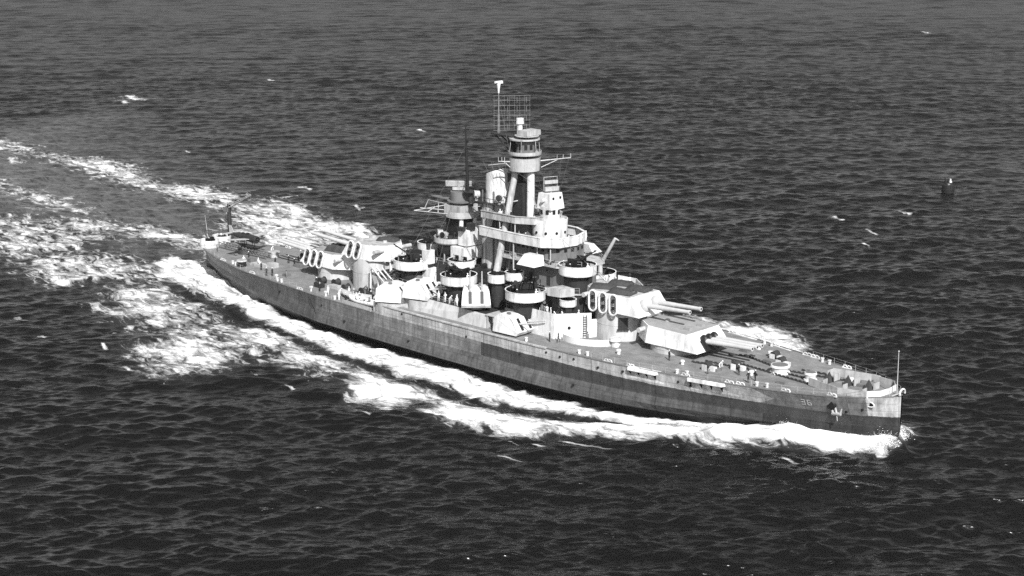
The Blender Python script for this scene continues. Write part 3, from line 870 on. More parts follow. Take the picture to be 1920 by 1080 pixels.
# walkway with a kinked pale edge under the bridge
b = MB()
b.prism([(9, -7.8), (22.5, -7.8), (27.5, -4.0), (28.5, 0), (27.5, 4.0), (22.5, 7.8), (9, 7.8)], 13.45, 13.7)
b.prism([(9, -5.8), (23.4, -5.8), (27.0, -3.0), (27.0, 3.0), (23.4, 5.8), (9, 5.8)], 17.9, 18.15)
b.build_each('walkway', 'light', fs)

# pilot house with a window band
b = MB()
pil = [(12.5, -4.4), (19.6, -4.4), (22.2, -2.9), (22.9, 0), (22.2, 2.9), (19.6, 4.4), (12.5, 4.4)]
b.prism(pil, 18.1, 21.0)
ph = b.build('pilot_house', 'mid', ship)
b = MB()
for (a, c) in zip(pil[:-1], pil[1:]):
    L = math.dist(a, c); k = max(1, int(L / 1.05)); an = math.atan2(c[1] - a[1], c[0] - a[0])
    for i in range(k):
        t = (i + .5) / k; b.box((a[0] + (c[0] - a[0]) * t, a[1] + (c[1] - a[1]) * t, 20.35), (.62, .12, .6), an)
b.build_each('bridge_window', 'glass', ph)

# navigating platform with its wrapped bulwark
b = MB()
plat = [(4.5, -5.6), (14, -6.1), (20.0, -6.0), (22.6, -3.9), (23.2, 0), (21.8, 3.6), (18.2, 5.4), (13, 5.6), (4.5, 5.2)]
b.prism(plat, 21.02, 21.2)
np_ = b.build('navigating_platform', 'dark', ship)
b = MB(); b.wall(plat, 21.1, 22.75, .12, flare=.12); b.wall(plat, 22.75, 22.85, .5)
b.build('bulwark', 'white', np_)
b = MB()
for x, y in ((13.2, -5.8), (5, 5.0)): b.cyl((x, y, 13.6), (x, y, 21), .14, .14, 8)
for x, y in ((18.5, -5.3), (21, -4.6), (18.5, 5.3)): b.cyl((x, y, 18.1), (x, y, 21), .12, .12, 8)
b.build_each('support_post', 'light', np_)

# conning tower top: rounded pale screen, round tower, director
b = MB(); b.cyl((16.6, 0, 21.2), (16.6, 0, 24.6), 3.1, 3.2, 36)
ct = b.build('conning_tower', 'white', ship)
b = MB(); b.wall(circ(16.6, 0, 3.15, -180, 180, 36)[:36], 24.5, 25.1, .12, True); b.build('bulwark', 'white', ct)
b = MB()
for a in (-95, -60, -25, 10): b.cyl((16.6 + 3.12 * math.cos(R_(a)), 3.12 * math.sin(R_(a)), 22.9), (16.6 + 3.28 * math.cos(R_(a)), 3.28 * math.sin(R_(a)), 22.9), .24, .24, 10)
b.build_each('porthole', 'black', ct)
b = MB(); b.cyl((16.6, 0, 24.6), (16.6, 0, 27.4), 1.75, 1.9, 28)
up = b.build('director_tower', 'white', ship)
b = MB()
for a in (-130, -100, -62, -25, 10):
    ca, sa = math.cos(R_(a)), math.sin(R_(a)); b.box((16.6 + 1.84 * ca, 1.84 * sa, 26.4), (.15, .55, .75), R_(a))
b.build_each('bridge_window', 'glass', up)
# raised starboard and port wings
b = MB()
wing = [(4.5, -5.2), (13.0, -5.2), (16.2, -3.6), (16.8, 0), (16.2, 3.6), (13.0, 5.2), (4.5, 5.2)]
b.prism(wing, 24.25, 24.42)
ub = b.build('upper_bridge_platform', 'dark', ship)
b = MB(); b.wall(wing, 24.3, 25.55, .12); b.wall(wing, 25.55, 25.64, .42); b.build('bulwark', 'light', ub)
b = MB()
for x, y in ((5, -5), (9, -5), (12.8, -5), (5, 5), (12.8, 5)): b.cyl((x, y, 21.2), (x, y, 24.3), .1, .1, 8)
b.build_each('support_post', 'light', ub)
b = MB(); b.prism([(8, -3), (14, -3), (14, 3), (8, 3)], 21.2, 24.25); b.prism([(7.5, -1.8), (11.5, -1.8), (11.5, 1.8), (7.5, 1.8)], 18.1, 21.0)
b.build('chart_house', 'mid', ub)

# gun director with its radar plates
b = MB()
b.prism([(15.0, -1.75), (18.5, -1.75), (18.5, 1.75), (15.0, 1.75)], 26.9, 29.7, top=[(15.3, -1.6), (18.0, -1.6), (18.0, 1.6), (15.3, 1.6)])
b.cyl((16.7, -2.3, 28.5), (16.7, 2.3, 28.5), .32, .32, 12)
dr = b.build('gun_director', 'white', ship)
b = MB(); b.box((18.26, -.9, 28.9), (.14, .4, .4)); b.box((18.26, .9, 28.9), (.14, .4, .4)); b.build_each('viewing_port', 'black', dr)
b = MB()
b.cyl((16.8, 0, 29.6), (16.8, 0, 30.6), .22, .18, 8)
b.box((17.0, 0, 30.4), (.5, 2.7, .75), R_(-22)); b.box((16.8, 0, 31.6), (.45, 2.5, .6), R_(-22))
for s in (-1.3, 1.3): b.cyl((16.7 + s * .37, s * .93, 30.1), (16.7 + s * .37, s * .93, 32.5), .05, .05, 6)
b.tube([(16.2, -1.2, 32.5), (17.2, 1.2, 32.5)], .05, 6)
b.build('radar_aerial', 'light', dr)

# tripod mast
b = MB(); b.cyl((11.9, 0, 18.0), (11.9, 0, 33.2), .80, .68, 20)
tm = b.build('tripod_mast', 'white', ship)
for s in (-1, 1):
    b = MB(); b.cyl((9.8, s * 7.2, 13.2 if s > 0 else 13.2), (9.2, s * 1.0, 33.0), .66, .56, 18); b.build('raked_leg', 'light', tm)
b = MB()
b.tube([(11.0, .3, 27.8), (3.5, -1, 27.6)], .12, 8); b.tube([(9.6, -3.2, 27.4), (9.6, 3.2, 27.4)], .12, 8)
b.build('brace', 'light', tm)
b = MB()
for y in (-.8, .8): b.cyl((7.6, y, 24.5), (8.2, y * .8, 33.0), .16, .14, 8)
b.tube([(7.6, -.8, 25.5), (8.0, .8, 28), (7.8, -.8, 30), (8.2, .8, 32)], .07, 6)
b.box((8.1, 0, 31.4), (1.8, 2.2, 1.6)); b.prism([(8.2, -.9), (10.9, -1.1), (10.9, 1.3), (8.2, 1.1)], 24.45, 30.6)
b.build('cable_trunk', 'dark', tm)

# spotting top
b = MB(); b.cyl((10.4, 0, 33.0), (10.4, 0, 35.3), 2.75, 2.85, 36)
st = b.build('spotting_top', 'light', ship)
b = MB(); b.cyl((10.4, 0, 32.75), (10.4, 0, 33.0), 2.3, 2.75, 32); b.cyl((9.8, 0, 35.3), (9.8, 0, 36.0), 1.7, 1.7, 24); b.build('underside', 'dark', st)
b = MB(); b.disc((10.4, 0, 36.1), 3.0, .22, 36); b.wall(circ(10.4, 0, 3.0, 0, 360, 36), 36.05, 36.5, .07, True); b.build('gallery', 'light', st)
b = MB(); b.cyl((10.6, 0, 36.1), (10.6, 0, 38.3), 1.75, 1.75, 24); b.build('control_cabin', 'mid', st)
b = MB()
for a in (-150, -110, -78, -45, -12): b.box((10.6 + 1.74 * math.cos(R_(a)), 1.74 * math.sin(R_(a)), 37.3), (.14, .55, .9), R_(a))
b.box((8.3, -.9, 37.2), (1.2, 1.2, 2.1))
b.build('cabin_window', 'glass', st)
b = MB()
for a in range(0, 360, 60): b.cyl((10.4 + 2.85 * math.cos(R_(a)), 2.85 * math.sin(R_(a)), 36.1), (10.4 + 2.6 * math.cos(R_(a)), 2.6 * math.sin(R_(a)), 38.5), .05, .05, 6)
b.build_each('roof_post', 'light', st)
b = MB(); b.disc((10.4, 0, 38.75), 2.75, .25, 32); b.disc((11.0, -.1, 39.35), 2.2, .12, 28)
b.prism([(10.2, -1.8), (12.6, -1.8), (12.6, 1.8), (10.2, 1.8)], 39.4, 40.3); b.build('top_roof', 'light', st)
b = MB()
b.prism([(2.6, -.8), (8.6, -1.6), (8.6, 1.6), (2.6, .8)], 38.75, 39.0)
for y in (-.9, .9): b.cyl((3.4, y * .6, 38.8), (8.6, y, 35.6), .13, .13, 8)
b.cyl((5.6, 0, 38.8), (8.2, 0, 36.4), .1, .1, 8)
b.build('mast_bracket', 'dark', st)
# yards
b = MB()
yd = Vector((.55, .835, 0))
for s in (1, -1):
    a = Vector((10.8, 0, 34.6)) + yd * s * 2.6; e = a + yd * s * 5.6 + Vector((0, 0, .35)); e2 = Vector((10.8, 0, 33.4)) + yd * s * 2.7
    e = a + (e - a) * (1.0 if s > 0 else .45); b.cyl(a, e, .13, .09, 8); b.cyl(e2, a + (e - a) * .62, .09, .07, 8)
    for t in (.55, .75, 1.0):
        p = a + (e - a) * t; b.cyl(p, p + Vector((0, 0, .8)), .07, .05, 6)
for q in ((4.6, -1.8), (4.2, -3.0)):
    b.cyl((9, -1, 34.3), (q[0], q[1], 33.5), .09, .07, 6)
b.build_each('yardarm', 'light', st)

# pole mast with capped head
b = MB()
b.cyl((3.9, 0, 38.9), (3.9, 0, 42.6), .32, .2, 12); b.cyl((3.9, 0, 42.6), (3.9, 0, 47.4), .13, .09, 10)
pm = b.build('topmast', 'mid', ship)
b = MB(); b.cyl((3.9, 0, 46.2), (3.9, 0, 47.6), .14, .3, 10); b.cyl((3.9, 0, 47.6), (3.9, 0, 48.0), .35, .35, 12); b.box((3.9, 0, 48.15), (.5, 1.5, .35), R_(-30)); b.cyl((3.9, -.9, 48.2), (3.9, .9, 48.2), .22, .22, 8)
b.build('masthead_beacon', 'white', pm)

# bedspring air-search radar
b = MB(); b.cyl((9.2, 0, 38.7), (9.2, 0, 41.6), .55, .45, 16); b.cyl((9.2, 0, 41.2), (9.2, 0, 42.2), .75, .7, 12)
rd = b.build('search_radar', 'white', ship)
b = MB(); a = R_(50); uu = Vector((math.cos(a), math.sin(a), 0)); cc = Vector((8.0, -.9, 43.2)) + Vector((uu.y, -uu.x, 0)) * .7
for i in range(8):
    o = -3.2 + i * 6.4 / 7; b.cyl(cc + uu * o + Vector((0, 0, -3.1)), cc + uu * o + Vector((0, 0, 3.1)), .022, .022, 4)
for i in range(8):
    z = -3.1 + i * 6.2 / 7; b.cyl(cc - uu * 3.3 + Vector((0, 0, z)), cc + uu * 3.3 + Vector((0, 0, z)), .028, .028, 4)
for i in range(4):
    for j in range(4):
        p = cc + uu * (-2.5 + i * 5 / 3) + Vector((0, 0, -2.4 + j * 1.6)); q = p + Vector((uu.y, -uu.x, 0)) * .7
        b.cyl(p, q, .035, .035, 4); b.cyl(q - Vector((0, 0, .5)), q + Vector((0, 0, .5)), .04, .04, 4)
b.build('aerial_mattress', 'lattice', rd)

# funnel : body, raked cap with dark mouth, pipes
b = MB(); N = 40
def oval(cx, rx, ry, z, n=N, dz=0): return [(cx + rx * math.cos(2 * math.pi * i / n), ry * math.sin(2 * math.pi * i / n), z + dz * math.cos(2 * math.pi * i / n)) for i in range(n)]
def loft(b, rings, smooth=True, close=True):
    n = len(rings[0]); vs = [p for r in rings for p in r]; fs = []
    for k in range(len(rings) - 1):
        for i in range(n):
            j = (i + 1) % n; fs.append((k * n + i, k * n + j, (k + 1) * n + j, (k + 1) * n + i))
    b.add(vs, fs, smooth)
loft(b, [oval(3.1, 2.9, 2.6, 9.6), oval(3.1, 2.75, 2.5, 17), oval(3.1, 2.6, 2.4, 26.3)])
for z in (14.2, 19.8, 25.9): loft(b, [oval(3.1, 2.95 - (z - 9) * .017, 2.66 - (z - 9) * .015, z), oval(3.1, 2.97 - (z - 9) * .017, 2.68 - (z - 9) * .015, z + .12)])
fn = b.build('funnel', 'funnelpaint_' if 'funnelpaint_' in M else 'mid_light', ship)
b = MB()
loft(b, [oval(3.5, 2.45, 2.2, 26.1), oval(3.55, 2.25, 2.05, 28.0), oval(3.5, 2.2, 2.0, 30.5, dz=.2), oval(3.4, 2.1, 1.95, 32.0, dz=.75)])
fc = b.build('funnel_cap', 'white', fn)
b = MB(); loft(b, [oval(3.4, 2.1, 1.95, 32.0, dz=.75), oval(3.4, 2.3, 2.1, 32.15, dz=.78), oval(3.4, 1.95, 1.8, 32.2, dz=.75), oval(3.5, 1.9, 1.75, 29.5)])
b.add(oval(3.5, 1.9, 1.75, 29.5), [tuple(range(N))])
b.build('funnel_mouth', 'black', fc)
b = MB()
for y, x in ((-2.35, 1.9), (-2.45, 3.0), (-2.2, 4.6), (2.4, 3.0)): b.cyl((x, y, 10), (x, y * .93, 28.6), .16, .14, 8)
b.build_each('steam_pipe', 'mid', fn)
b = MB(); b.prism([(-.3, -2.9), (6.8, -2.9), (6.8, 2.9), (-.3, 2.9)], 26.3, 26.42)
for s in (-1, 1): b.tube([(-.3, 2.9 * s, 27.3), (6.8, 2.9 * s, 27.3)], .05, 6)
for x in (-.3, 2, 4.4, 6.8): b.cyl((x, -2.9, 26.4), (x, -2.9, 27.3), .04, .04, 5)
b.build('funnel_gallery', 'dark', fn)
def searchlight(x, y, z, az, parent=ship):
    b = MB(); a = R_(az); dv = Vector((math.cos(a), math.sin(a), .1))
    b.cyl((x, y, z), (x, y, z + .7), .3, .2, 10); c = Vector((x, y, z + 1.2))
    b.cyl(c - dv * .55, c + dv * .5, .62, .66, 18); b.box((x, y, z + .75), (.3, 1.5, .25), a)
    o = b.build('searchlight', 'light', parent)
    b = MB(); b.cyl(c + dv * .5, c + dv * .54, .58, .58, 18); b.build('lens', 'glass', o)
    return o
for q in ((6.2, -2.3, 26.42, -50), (6.2, 2.3, 26.42, 50), (0.4, -2.3, 26.42, -120)): searchlight(*q)
# funnel base casing with vents
b = MB(); b.prism([(-2, -4.6), (8, -4.6), (8, 4.6), (-2, 4.6)], 9.4, 12.2); b.prism([(-1, -3.6), (7.5, -3.6), (7.5, 3.6), (-1, 3.6)], 12.2, 14.2)
b.build('boiler_casing', 'dark', ship)

# after control tower and mainmast
b = MB()
b.prism([(-10.6, -4.2), (-1.2, -4.2), (-1.2, 4.2), (-10.6, 4.2)], 9.4, 13.6)
b.prism([(-9.0, -3.2), (-2.2, -3.2), (-2.2, 3.2), (-9.0, 3.2)], 13.6, 17.6)
at_ = b.build('after_deckhouse', 'dark', ship)
b = MB(); b.prism([(-4.6, -4.2), (-1.2, -4.2), (-1.2, 4.2), (-4.6, 4.2)], 15.0, 17.4); b.prism([(-3.6, -3.2), (-1.2, -3.2), (-1.2, 3.2), (-3.6, 3.2)], 17.6, 20.6)
ab = b.build('after_bridge', 'white', ship)
b = MB(); b.box((-2.3, -3.6, 20.9), (1.4, .9, .7)); b.box((-1.4, -2.0, 21.3), (1.2, 1.2, 1.2)); b.build_each('signal_locker', 'dark', ab)
b = MB()
b.disc((-7.0, -1.6, 17.75), 3.3, .25, 32); 
p1 = b.build('signal_platform', 'mid', ship)
b = MB(); b.wall(circ(-7.0, -1.6, 3.3, -200, 40, 26), 17.7, 18.6, .08); b.build('bulwark', 'light', p1)
b = MB(); b.cyl((-7.0, -1.6, 15.5), (-7.0, -1.6, 17.5), 2.2, 3.0, 28); b.build('underside', 'dark', p1)
searchlight(-9.2, -2.6, 17.8, -120); searchlight(-7.2, -3.4, 17.8, -80); searchlight(-10.8, 1.0, 18.2, -120)
for x, y in ((-8.8, -.6), (-4.4, -1.8), (-7.0, 2.2), (-4.0, 1.6)):
    b = MB(); b.cyl((x, y, 17.6), (x * .97, y * .9, 22.4), .42, .40, 14); b.build('tower_leg', 'white' if x > -5 else 'dark', ship)
b = MB()
b.disc((-5.8, 0, 22.6), 3.1, .25, 32); b.prism([(-8.2, -2.3), (-3.9, -2.3), (-3.9, 2.3), (-8.2, 2.3)], 22.6, 24.6)
mt = b.build('maintop', 'light', ship)
b = MB(); b.wall(circ(-5.8, 0, 3.1, -100, 100, 20), 22.6, 23.5, .07); b.build('bulwark', 'light', mt)
b = MB(); b.disc((-6.0, 0, 25.3), 2.6, .15, 28); b.prism([(-13.6, -.5), (-8.3, -1.1), (-8.3, 1.1), (-13.6, .5)], 25.15, 25.3); b.cyl((-6.4, 0, 24.6), (-6.4, 0, 27.0), 1.75, 1.75, 24); b.build('after_director', 'mid', mt)
b = MB(); b.box((-6.6, 0, 28.4), (.35, 4.9, 1.0), R_(-52), ry=.25); b.cyl((-6.6, 0, 27.0), (-6.6, 0, 28.2), .3, .3, 10); b.box((-6.3, .2, 27.5), (1.0, 3.0, .5), R_(-52))
b.build('radar_aerial', 'light', mt)
b = MB(); b.disc((-3.4, 0, 27.4), 1.5, .12, 24); b.cyl((-3.4, 0, 24.6), (-3.4, 0, 27.3), .5, .5, 12)
for a in range(-180, 180, 60): b.cyl((-3.4 + 1.4 * math.cos(R_(a)), 1.4 * math.sin(R_(a)), 27.4), (-3.4 + 1.4 * math.cos(R_(a)), 1.4 * math.sin(R_(a)), 28.4), .04, .04, 5)
b.tube([(p[0], p[1], 28.4) for p in circ(-3.4, 0, 1.4, 0, 360, 16)] , .035, 5)
b.box((-2.5, .6, 28.2), (.6, .6, 1.6))
b.build('mast_platform', 'dark', mt)
b = MB(); b.cyl((-4.2, 0, 27.4), (-4.5, 0, 35.0), .32, .26, 10); b.cyl((-4.5, 0, 35), (-4.7, 0, 39.4), .2, .09, 8); b.box((-4.2, 0, 36.6), (.3, .3, .5))
b.build('mainmast', 'tar', ship)
# lattice yard on the starboard quarter
b = MB()
A = Vector((-8.0, -1.2, 24.4)); B = Vector((-13.4, -5.2, 23.1)); A2 = Vector((-7.2, -2.2, 22.8)); D = Vector((-15.0, 0, 24.2))
for a, c in ((A, B), (A2, B), (A, D), (A2 + Vector((0, .8, .6)), B + Vector((.8, .8, .5))), (A, A + (B - A) * .6), (A2 + (B - A2) * .3, A + (D - A) * .5), (A2 + (B - A2) * .6, A + (B - A) * .4), (A + (B - A) * .7, D)):
    b.cyl(a, c, .1, .07, 6)
b.cyl((-4.2, 0, 25.6), (-1.0, 3.6, 27.2), .09, .07, 6); b.cyl((-4.2, 0, 24.4), (0.2, 3.6, 24.4), .09, .06, 6); b.cyl((-3.6, 0, 25.0), (-1.5, -1.8, 25.5), .08, .06, 6)
b.build('lattice_yard', 'light', ship)

# ---------------------------------------------------------------- gun tubs with quad mounts
def quad_gun(x, y, z, az, el=35, parent=ship, sc=1.0):
    def P(px, py, pz):
        a = R_(az); ca, sa = math.cos(a), math.sin(a)
        return Vector((x + (px * ca - py * sa) * sc, y + (px * sa + py * ca) * sc, z + pz * sc))
    b = MB(); b.cyl(P(0, 0, 0), P(0, 0, .5), .9 * sc, .8 * sc, 16); b.box(P(0, 0, .75), (2.2 * sc, 2.6 * sc, .3 * sc), R_(az))
    for s in (-1, 1):
        b.box(P(-.1, s * 1.15, 1.3), (1.3 * sc, .35 * sc, 1.2 * sc), R_(az)); b.box(P(-.8, s * 1.2, 1.1), (.4 * sc, .5 * sc, .5 * sc), R_(az))
        b.cyl(P(.2, s * 1.75, 1.2), P(.2, s * 1.75, 2.1), .06 * sc, .06 * sc, 6); b.ball(P(-.2, s * 1.55, 1.15), .35 * sc, (1, 1, .8), 8, 6)
    b.box(P(-.2, 0, 1.3), (.9 * sc, 1.7 * sc, .6 * sc), R_(az))
    o = b.build('quad_gun_mount', 'black', parent)
    b = MB(); e = R_(el)
    for yy in (-.75, -.45, .45, .75):
        p = P(.2, yy, 1.45); q = P(.2 + 2.6 * math.cos(e), yy, 1.45 + 2.6 * math.sin(e)); b.cyl(P(-.9, yy, 1.45 - 1.1 * math.sin(e)), p, .13 * sc, .13 * sc, 6)
        b.cyl(p, q, .075 * sc, .05 * sc, 6); b.cyl(p + (q - p) * .93, q, .1 * sc, .1 * sc, 6)
    b.build('gun_barrel', 'dark', o)
    return o
def gun_tub(x, y, z, r, h, az, name='gun_tub', ped=None, gun='quad', rx=None, mat='white', arc=(0, 360), el=35):
    b = MB(); b.disc((x, y, z + .12), r, .25, 36)
    fl = b.build(name, mat, ship)
    b = MB(); full = arc[1] - arc[0] >= 360
    b.wall(circ(x, y, r, arc[0], arc[1], 36), z, z + h, .1, full); b.wall(circ(x, y, r, arc[0], arc[1], 36), z + h, z + h + .06, .2, full)
    b.build('splinter_shield', mat, fl)
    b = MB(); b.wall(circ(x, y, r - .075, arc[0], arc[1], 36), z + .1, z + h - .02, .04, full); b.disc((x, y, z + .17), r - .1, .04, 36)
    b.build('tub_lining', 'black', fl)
    # ready-use lockers inside the shield
    b = MB()
    for k in range(7):
        a = R_(arc[0] + (arc[1] - arc[0]) * (k + .5) / 7); b.box((x + (r - .35) * math.cos(a), y + (r - .35) * math.sin(a), z + .5), (.4, .9, .7), a)
    b.build_each('ammunition_locker', 'dark', fl)
    if ped:
        b = MB(); b.cyl((x, y, ped), (x, y, z - .13), r * .55, r * .7, 24)
        for k in range(10):
            a = 2 * math.pi * k / 10; ca, sa = math.cos(a), math.sin(a)
            b.add([(x + r * .6 * ca, y + r * .6 * sa, z - 1.3), (x + r * .6 * ca, y + r * .6 * sa, z - .13), (x + r * .95 * ca, y + r * .95 * sa, z - .13)], [(0, 1, 2), (2, 1, 0)])
        b.build('pedestal', 'dark', fl)
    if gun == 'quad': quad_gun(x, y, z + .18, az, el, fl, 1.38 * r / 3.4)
    if gun == 'single':
        for k in (-1, 1):
            b = MB(); c = Vector((x + k * r * .42 * math.sin(R_(az)), y - k * r * .42 * math.cos(R_(az)), z)); dv = Vector((math.cos(R_(az)), math.sin(R_(az)), .8)).normalized()
            b.cyl(c, c + Vector((0, 0, 1.1)), .22, .14, 8); b.cyl(c + Vector((0, 0, 1.2)) - dv * .5, c + Vector((0, 0, 1.2)) + dv * 1.5, .07, .04, 6)
            b.box(c + Vector((0, 0, 1.35)) + dv * .25, (.06, .9, .7), R_(az)); b.build('light_gun', 'black', fl)
    return fl
tubs = []
for s in (-1, 1):
    tubs.append(gun_tub(19.6, s * 9.4, 12.7, 3.55, 1.5, s * 35, ped=9.4))
    tubs.append(gun_tub(2.9, s * 9.4, 12.7, 3.3, 1.45, s * 80, ped=9.3))
    gun_tub(-12.6, s * 6.6, 12.6, 3.5, 1.5, s * 120, ped=9.4)
    gun_tub(11.8, s * 8.4, 14.2, 1.75, 1.35, s * 60, name='light_gun_platform', ped=9.6, gun='single')
    gun_tub(15.2, s * 7.6, 15.0, 1.6, 1.3, s * 60, name='light_gun_platform', ped=9.6, gun='single')
    gun_tub(-1.4, s * 4.4, 14.2, 2.6, 1.2, s * 90, name='light_gun_platform', ped=None, gun='single')
gun_tub(25.6, -2.6, 17.0, 3.3, 1.55, 10, ped=9.6)
gun_tub(27.0, -6.6, 12.2, 1.45, 1.0, -30, name='light_gun_platform', ped=9.6, gun=None)
# sloping pale blast screens beside the bridge
for s in (-1, 1):
    b = MB(); b.prism([(17.0, s * 6.4), (21.2, s * 6.4), (21.2, s * 9.0), (17.0, s * 9.0)][::-s], 18.2, 19.9, top=[(17.4, s * 6.0), (20.6, s * 6.0), (20.6, s * 7.4), (17.4, s * 7.4)][::-s])
    b.build('flag_locker', 'white', ship)
    b = MB()
    b.box((-9.6, s * 5.2, 11.1), (2.3, 1.8, 3.3)); b.box((-9.6, s * 5.2, 14.8), (1.9, 1.5, 2.6)); b.build('ventilation_trunk', 'white', ship)
    b = MB(); b.box((-9.6, s * 5.2, 13.3), (1.6, 1.2, .9)); b.cyl((-9.6, s * 5.2, 16.1), (-9.6, s * 5.2, 17.2), .35, .45, 10); b.build('vent_cowl', 'dark', ship)
    # boat booms stowed on the slope down to the quarterdeck
    for k in range(3):
        b = MB(); b.cyl((-21.5 + k * 1.1, s * (9.0 - k * .4), 11.4), (-15.0 + k * 1.1, s * (11.6 - k * .4), 9.9), .17, .13, 8); b.build('boat_boom', 'white', ship)
    b = MB(); b.cyl((-18.6, s * 9.9, QD), (-18.6, s * 9.9, 11.0), .22, .18, 8); b.cyl((-23.0, s * 8.2, QD), (-22.2, s * 8.6, 11.4), .22, .18, 8); b.build('davit_post', 'white', ship)
    # superstructure odds: ventilators and lockers, crowded decks
    for k in range(26):
        x = rng.uniform(-22, 27); y = s * rng.uniform(5.2, 8.6)
        if x < -9: y = s * rng.uniform(2.0, 7.0)
        z = 9.65 if x > 13.5 else (9.2 if x > -9.3 else 9.45)
        b = MB(); kind = rng.random()
        if kind < .4:
            b.box((x, y, z + .45), (rng.uniform(.7, 1.6), rng.uniform(.6, 1.2), .9)); b.build('deck_locker', rng.choice(['light', 'mid', 'white']), ship)
        elif kind < .75:
            h = rng.uniform(.9, 2.2); b.cyl((x, y, z), (x, y, z + h), .28, .28, 10); b.cyl((x, y, z + h), (x, y, z + h + .3), .5, .42, 12); b.build('mushroom_vent', rng.choice(['light', 'mid', 'white']), ship)
        else:
            h = rng.uniform(1.5, 2.6); b.cyl((x, y, z), (x, y, z + h), .3, .3, 10); b.ball((x, y, z + h + .2), .45, (1, 1, 1), 10, 6); b.cyl((x, y, z + h + .2), (x + .6, y, z + h + .25), .4, .48, 10); b.build('cowl_vent', rng.choice(['light', 'mid']), ship)

# lower starboard platform with a canopied bridge wing and the port boat crane
b = MB(); b.prism([(24.0, -8.6), (26.6, -8.2), (27.8, -5.8), (24.6, -5.4)], 13.7, 15.1); b.build('ready_magazine', 'light', ship)
b = MB(); b.cyl((21.5, 8.2, 13.7), (21.5, 8.2, 16.0), .5, .4, 12); b.cyl((21.5, 8.2, 15.9), (24.6, 8.6, 21.2), .38, .28, 10); b.cyl((24.6, 8.6, 21.2), (25.4, 8.7, 20.9), .18, .12, 8); b.build('boat_crane', 'light', ship)
b = MB(); b.prism([(23, 5.5), (31, 4.0), (31, 10.5), (24, 11.5)], 12.2, 12.4); b.wall([(23, 11.5), (27, 11.8), (31.2, 8.6), (31.2, 4.2)], 12.3, 13.7, .12); b.wall([(27, 2.5), (27.2, 5.5), (28, 9)], 12.3, 14.6, .14); b.build('port_screen', 'white', ship)

# rigging
b = MB()
def wire(a, c, r=.018, sag=0.0, n=1): b.tube([tuple(np.array(a) * (1 - t / n) + np.array(c) * (t / n) - np.array([0, 0, sag * 4 * (t / n) * (1 - t / n)])) for t in range(n + 1)], r, 4)
wire((-4.6, 0, 38), (3.9, 0, 45.5)); 
for s in (-1, 1):
    wire((10.4, s * 2.6, 33.2), (4, s * 11, 9.4)); wire((10.4, s * 2.6, 33.2), (14.5, s * 9, 9.8)); wire((-6, s * 2, 25), (-9, s * 11, 9.4)); wire((-6, s * 2, 25), (-3, s * 11, 9.4))
    wire((7.4, s * 5, 34.8), (6.5, s * 6, 24.5)); wire((13.6, s * 6.5, 35), (12, s * 6, 24.5), .02)
for s in (-1, 1):
    for k in range(4): wire((10.8 + s * 3.6 * .55 + s * k * .8, s * (3.2 + k * 1.1), 34.8), (9.5 + k, s * (4.6 + k * .3), 24.6), .022)
    wire((-4.5, 0, 36), (-13, s * 8, 13.9), .025); wire((3.9, 0, 45.5), (9, s * 2.4, 36.3), .022); wire((16.8, s * 1.5, 30), (10.4, s * 2.6, 33.2), .022)
wire((-4.6, 0, 35.5), (9.6, 0, 35.4), .025); wire((-4.5, 0, 33), (2.8, 0, 32.4), .025); wire((12, -5.6, 21.5), (-2, -3.4, 17.4), .05); wire((23, -3.6, 22.6), (32, -1, 15.2), .03)
b.build('rigging', 'mid', ship)

# railings round the open decks, gear lashed about the towers
def railing(pts, z, name='railing'):
    b = MB(); P_ = []
    for a, c in zip(pts[:-1], pts[1:]):
        L = math.dist(a, c); k = max(1, int(L / 1.5))
        for i in range(k + 1):
            t = i / k; p = (a[0] + (c[0] - a[0]) * t, a[1] + (c[1] - a[1]) * t, z); P_.append(p); b.cyl(p, (p[0], p[1], z + 1.0), .045, .045, 5)
    for h in (1.0, .55): b.tube([(p[0], p[1], z + h) for p in P_], .03, 4)
    return b.build(name, 'light', ship)
for s in (-1, 1):
    railing([(9, -7.7 * s * -1), (22.4, 7.7 * s), (27.3, 4.0 * s)], 13.7)
    railing([(9, 5.7 * s), (23.3, 5.7 * s), (26.9, 3.0 * s)], 18.15)
    railing([(-24.2, 7.3 * s), (-9.6, 9.3 * s)], 9.45); railing([(-9, 12.0 * s), (5, 12.5 * s)], 9.2)
    railing([(-10.5, 4.1 * s), (-4.8, 4.1 * s)], 13.6); railing([(13.8, 8.2 * s), (20, 8.2 * s)], 9.65)
rg = random.Random(21)
def gear(n, xr, yr, zr, names=('gear_locker', 'cable_drum', 'vent_pipe', 'stowed_spar'), mats=('dark', 'black', 'dark', 'mid', 'light')):
    for _ in range(n):
        x, y, z = rg.uniform(*xr), rg.uniform(*yr), rg.uniform(*zr) if zr[0] != zr[1] else zr[0]
        k = rg.randrange(4); b = MB(); m = rg.choice(mats)
        if k == 0: b.box((x, y, z + .4), (rg.uniform(.5, 1.5), rg.uniform(.4, 1.1), rg.uniform(.6, 1.3)), rg.uniform(0, 3))
        elif k == 1: b.cyl((x, y - .4, z + .5), (x, y + .4, z + .5), .45, .45, 10); b.box((x, y, z + .1), (.9, 1.0, .25))
        elif k == 2: h = rg.uniform(1, 2.6); b.cyl((x, y, z), (x, y, z + h), .16, .14, 8); b.cyl((x, y, z + h), (x + .25, y, z + h + .25), .22, .26, 8)
        else: a = rg.uniform(0, 3); L = rg.uniform(1.2, 2.6); b.cyl((x, y, z + .3), (x + L * math.cos(a), y + L * math.sin(a), z + .5), .13, .10, 6); b.box((x, y, z + .2), (.4, .4, .4))
        b.build(names[k], m, ship)
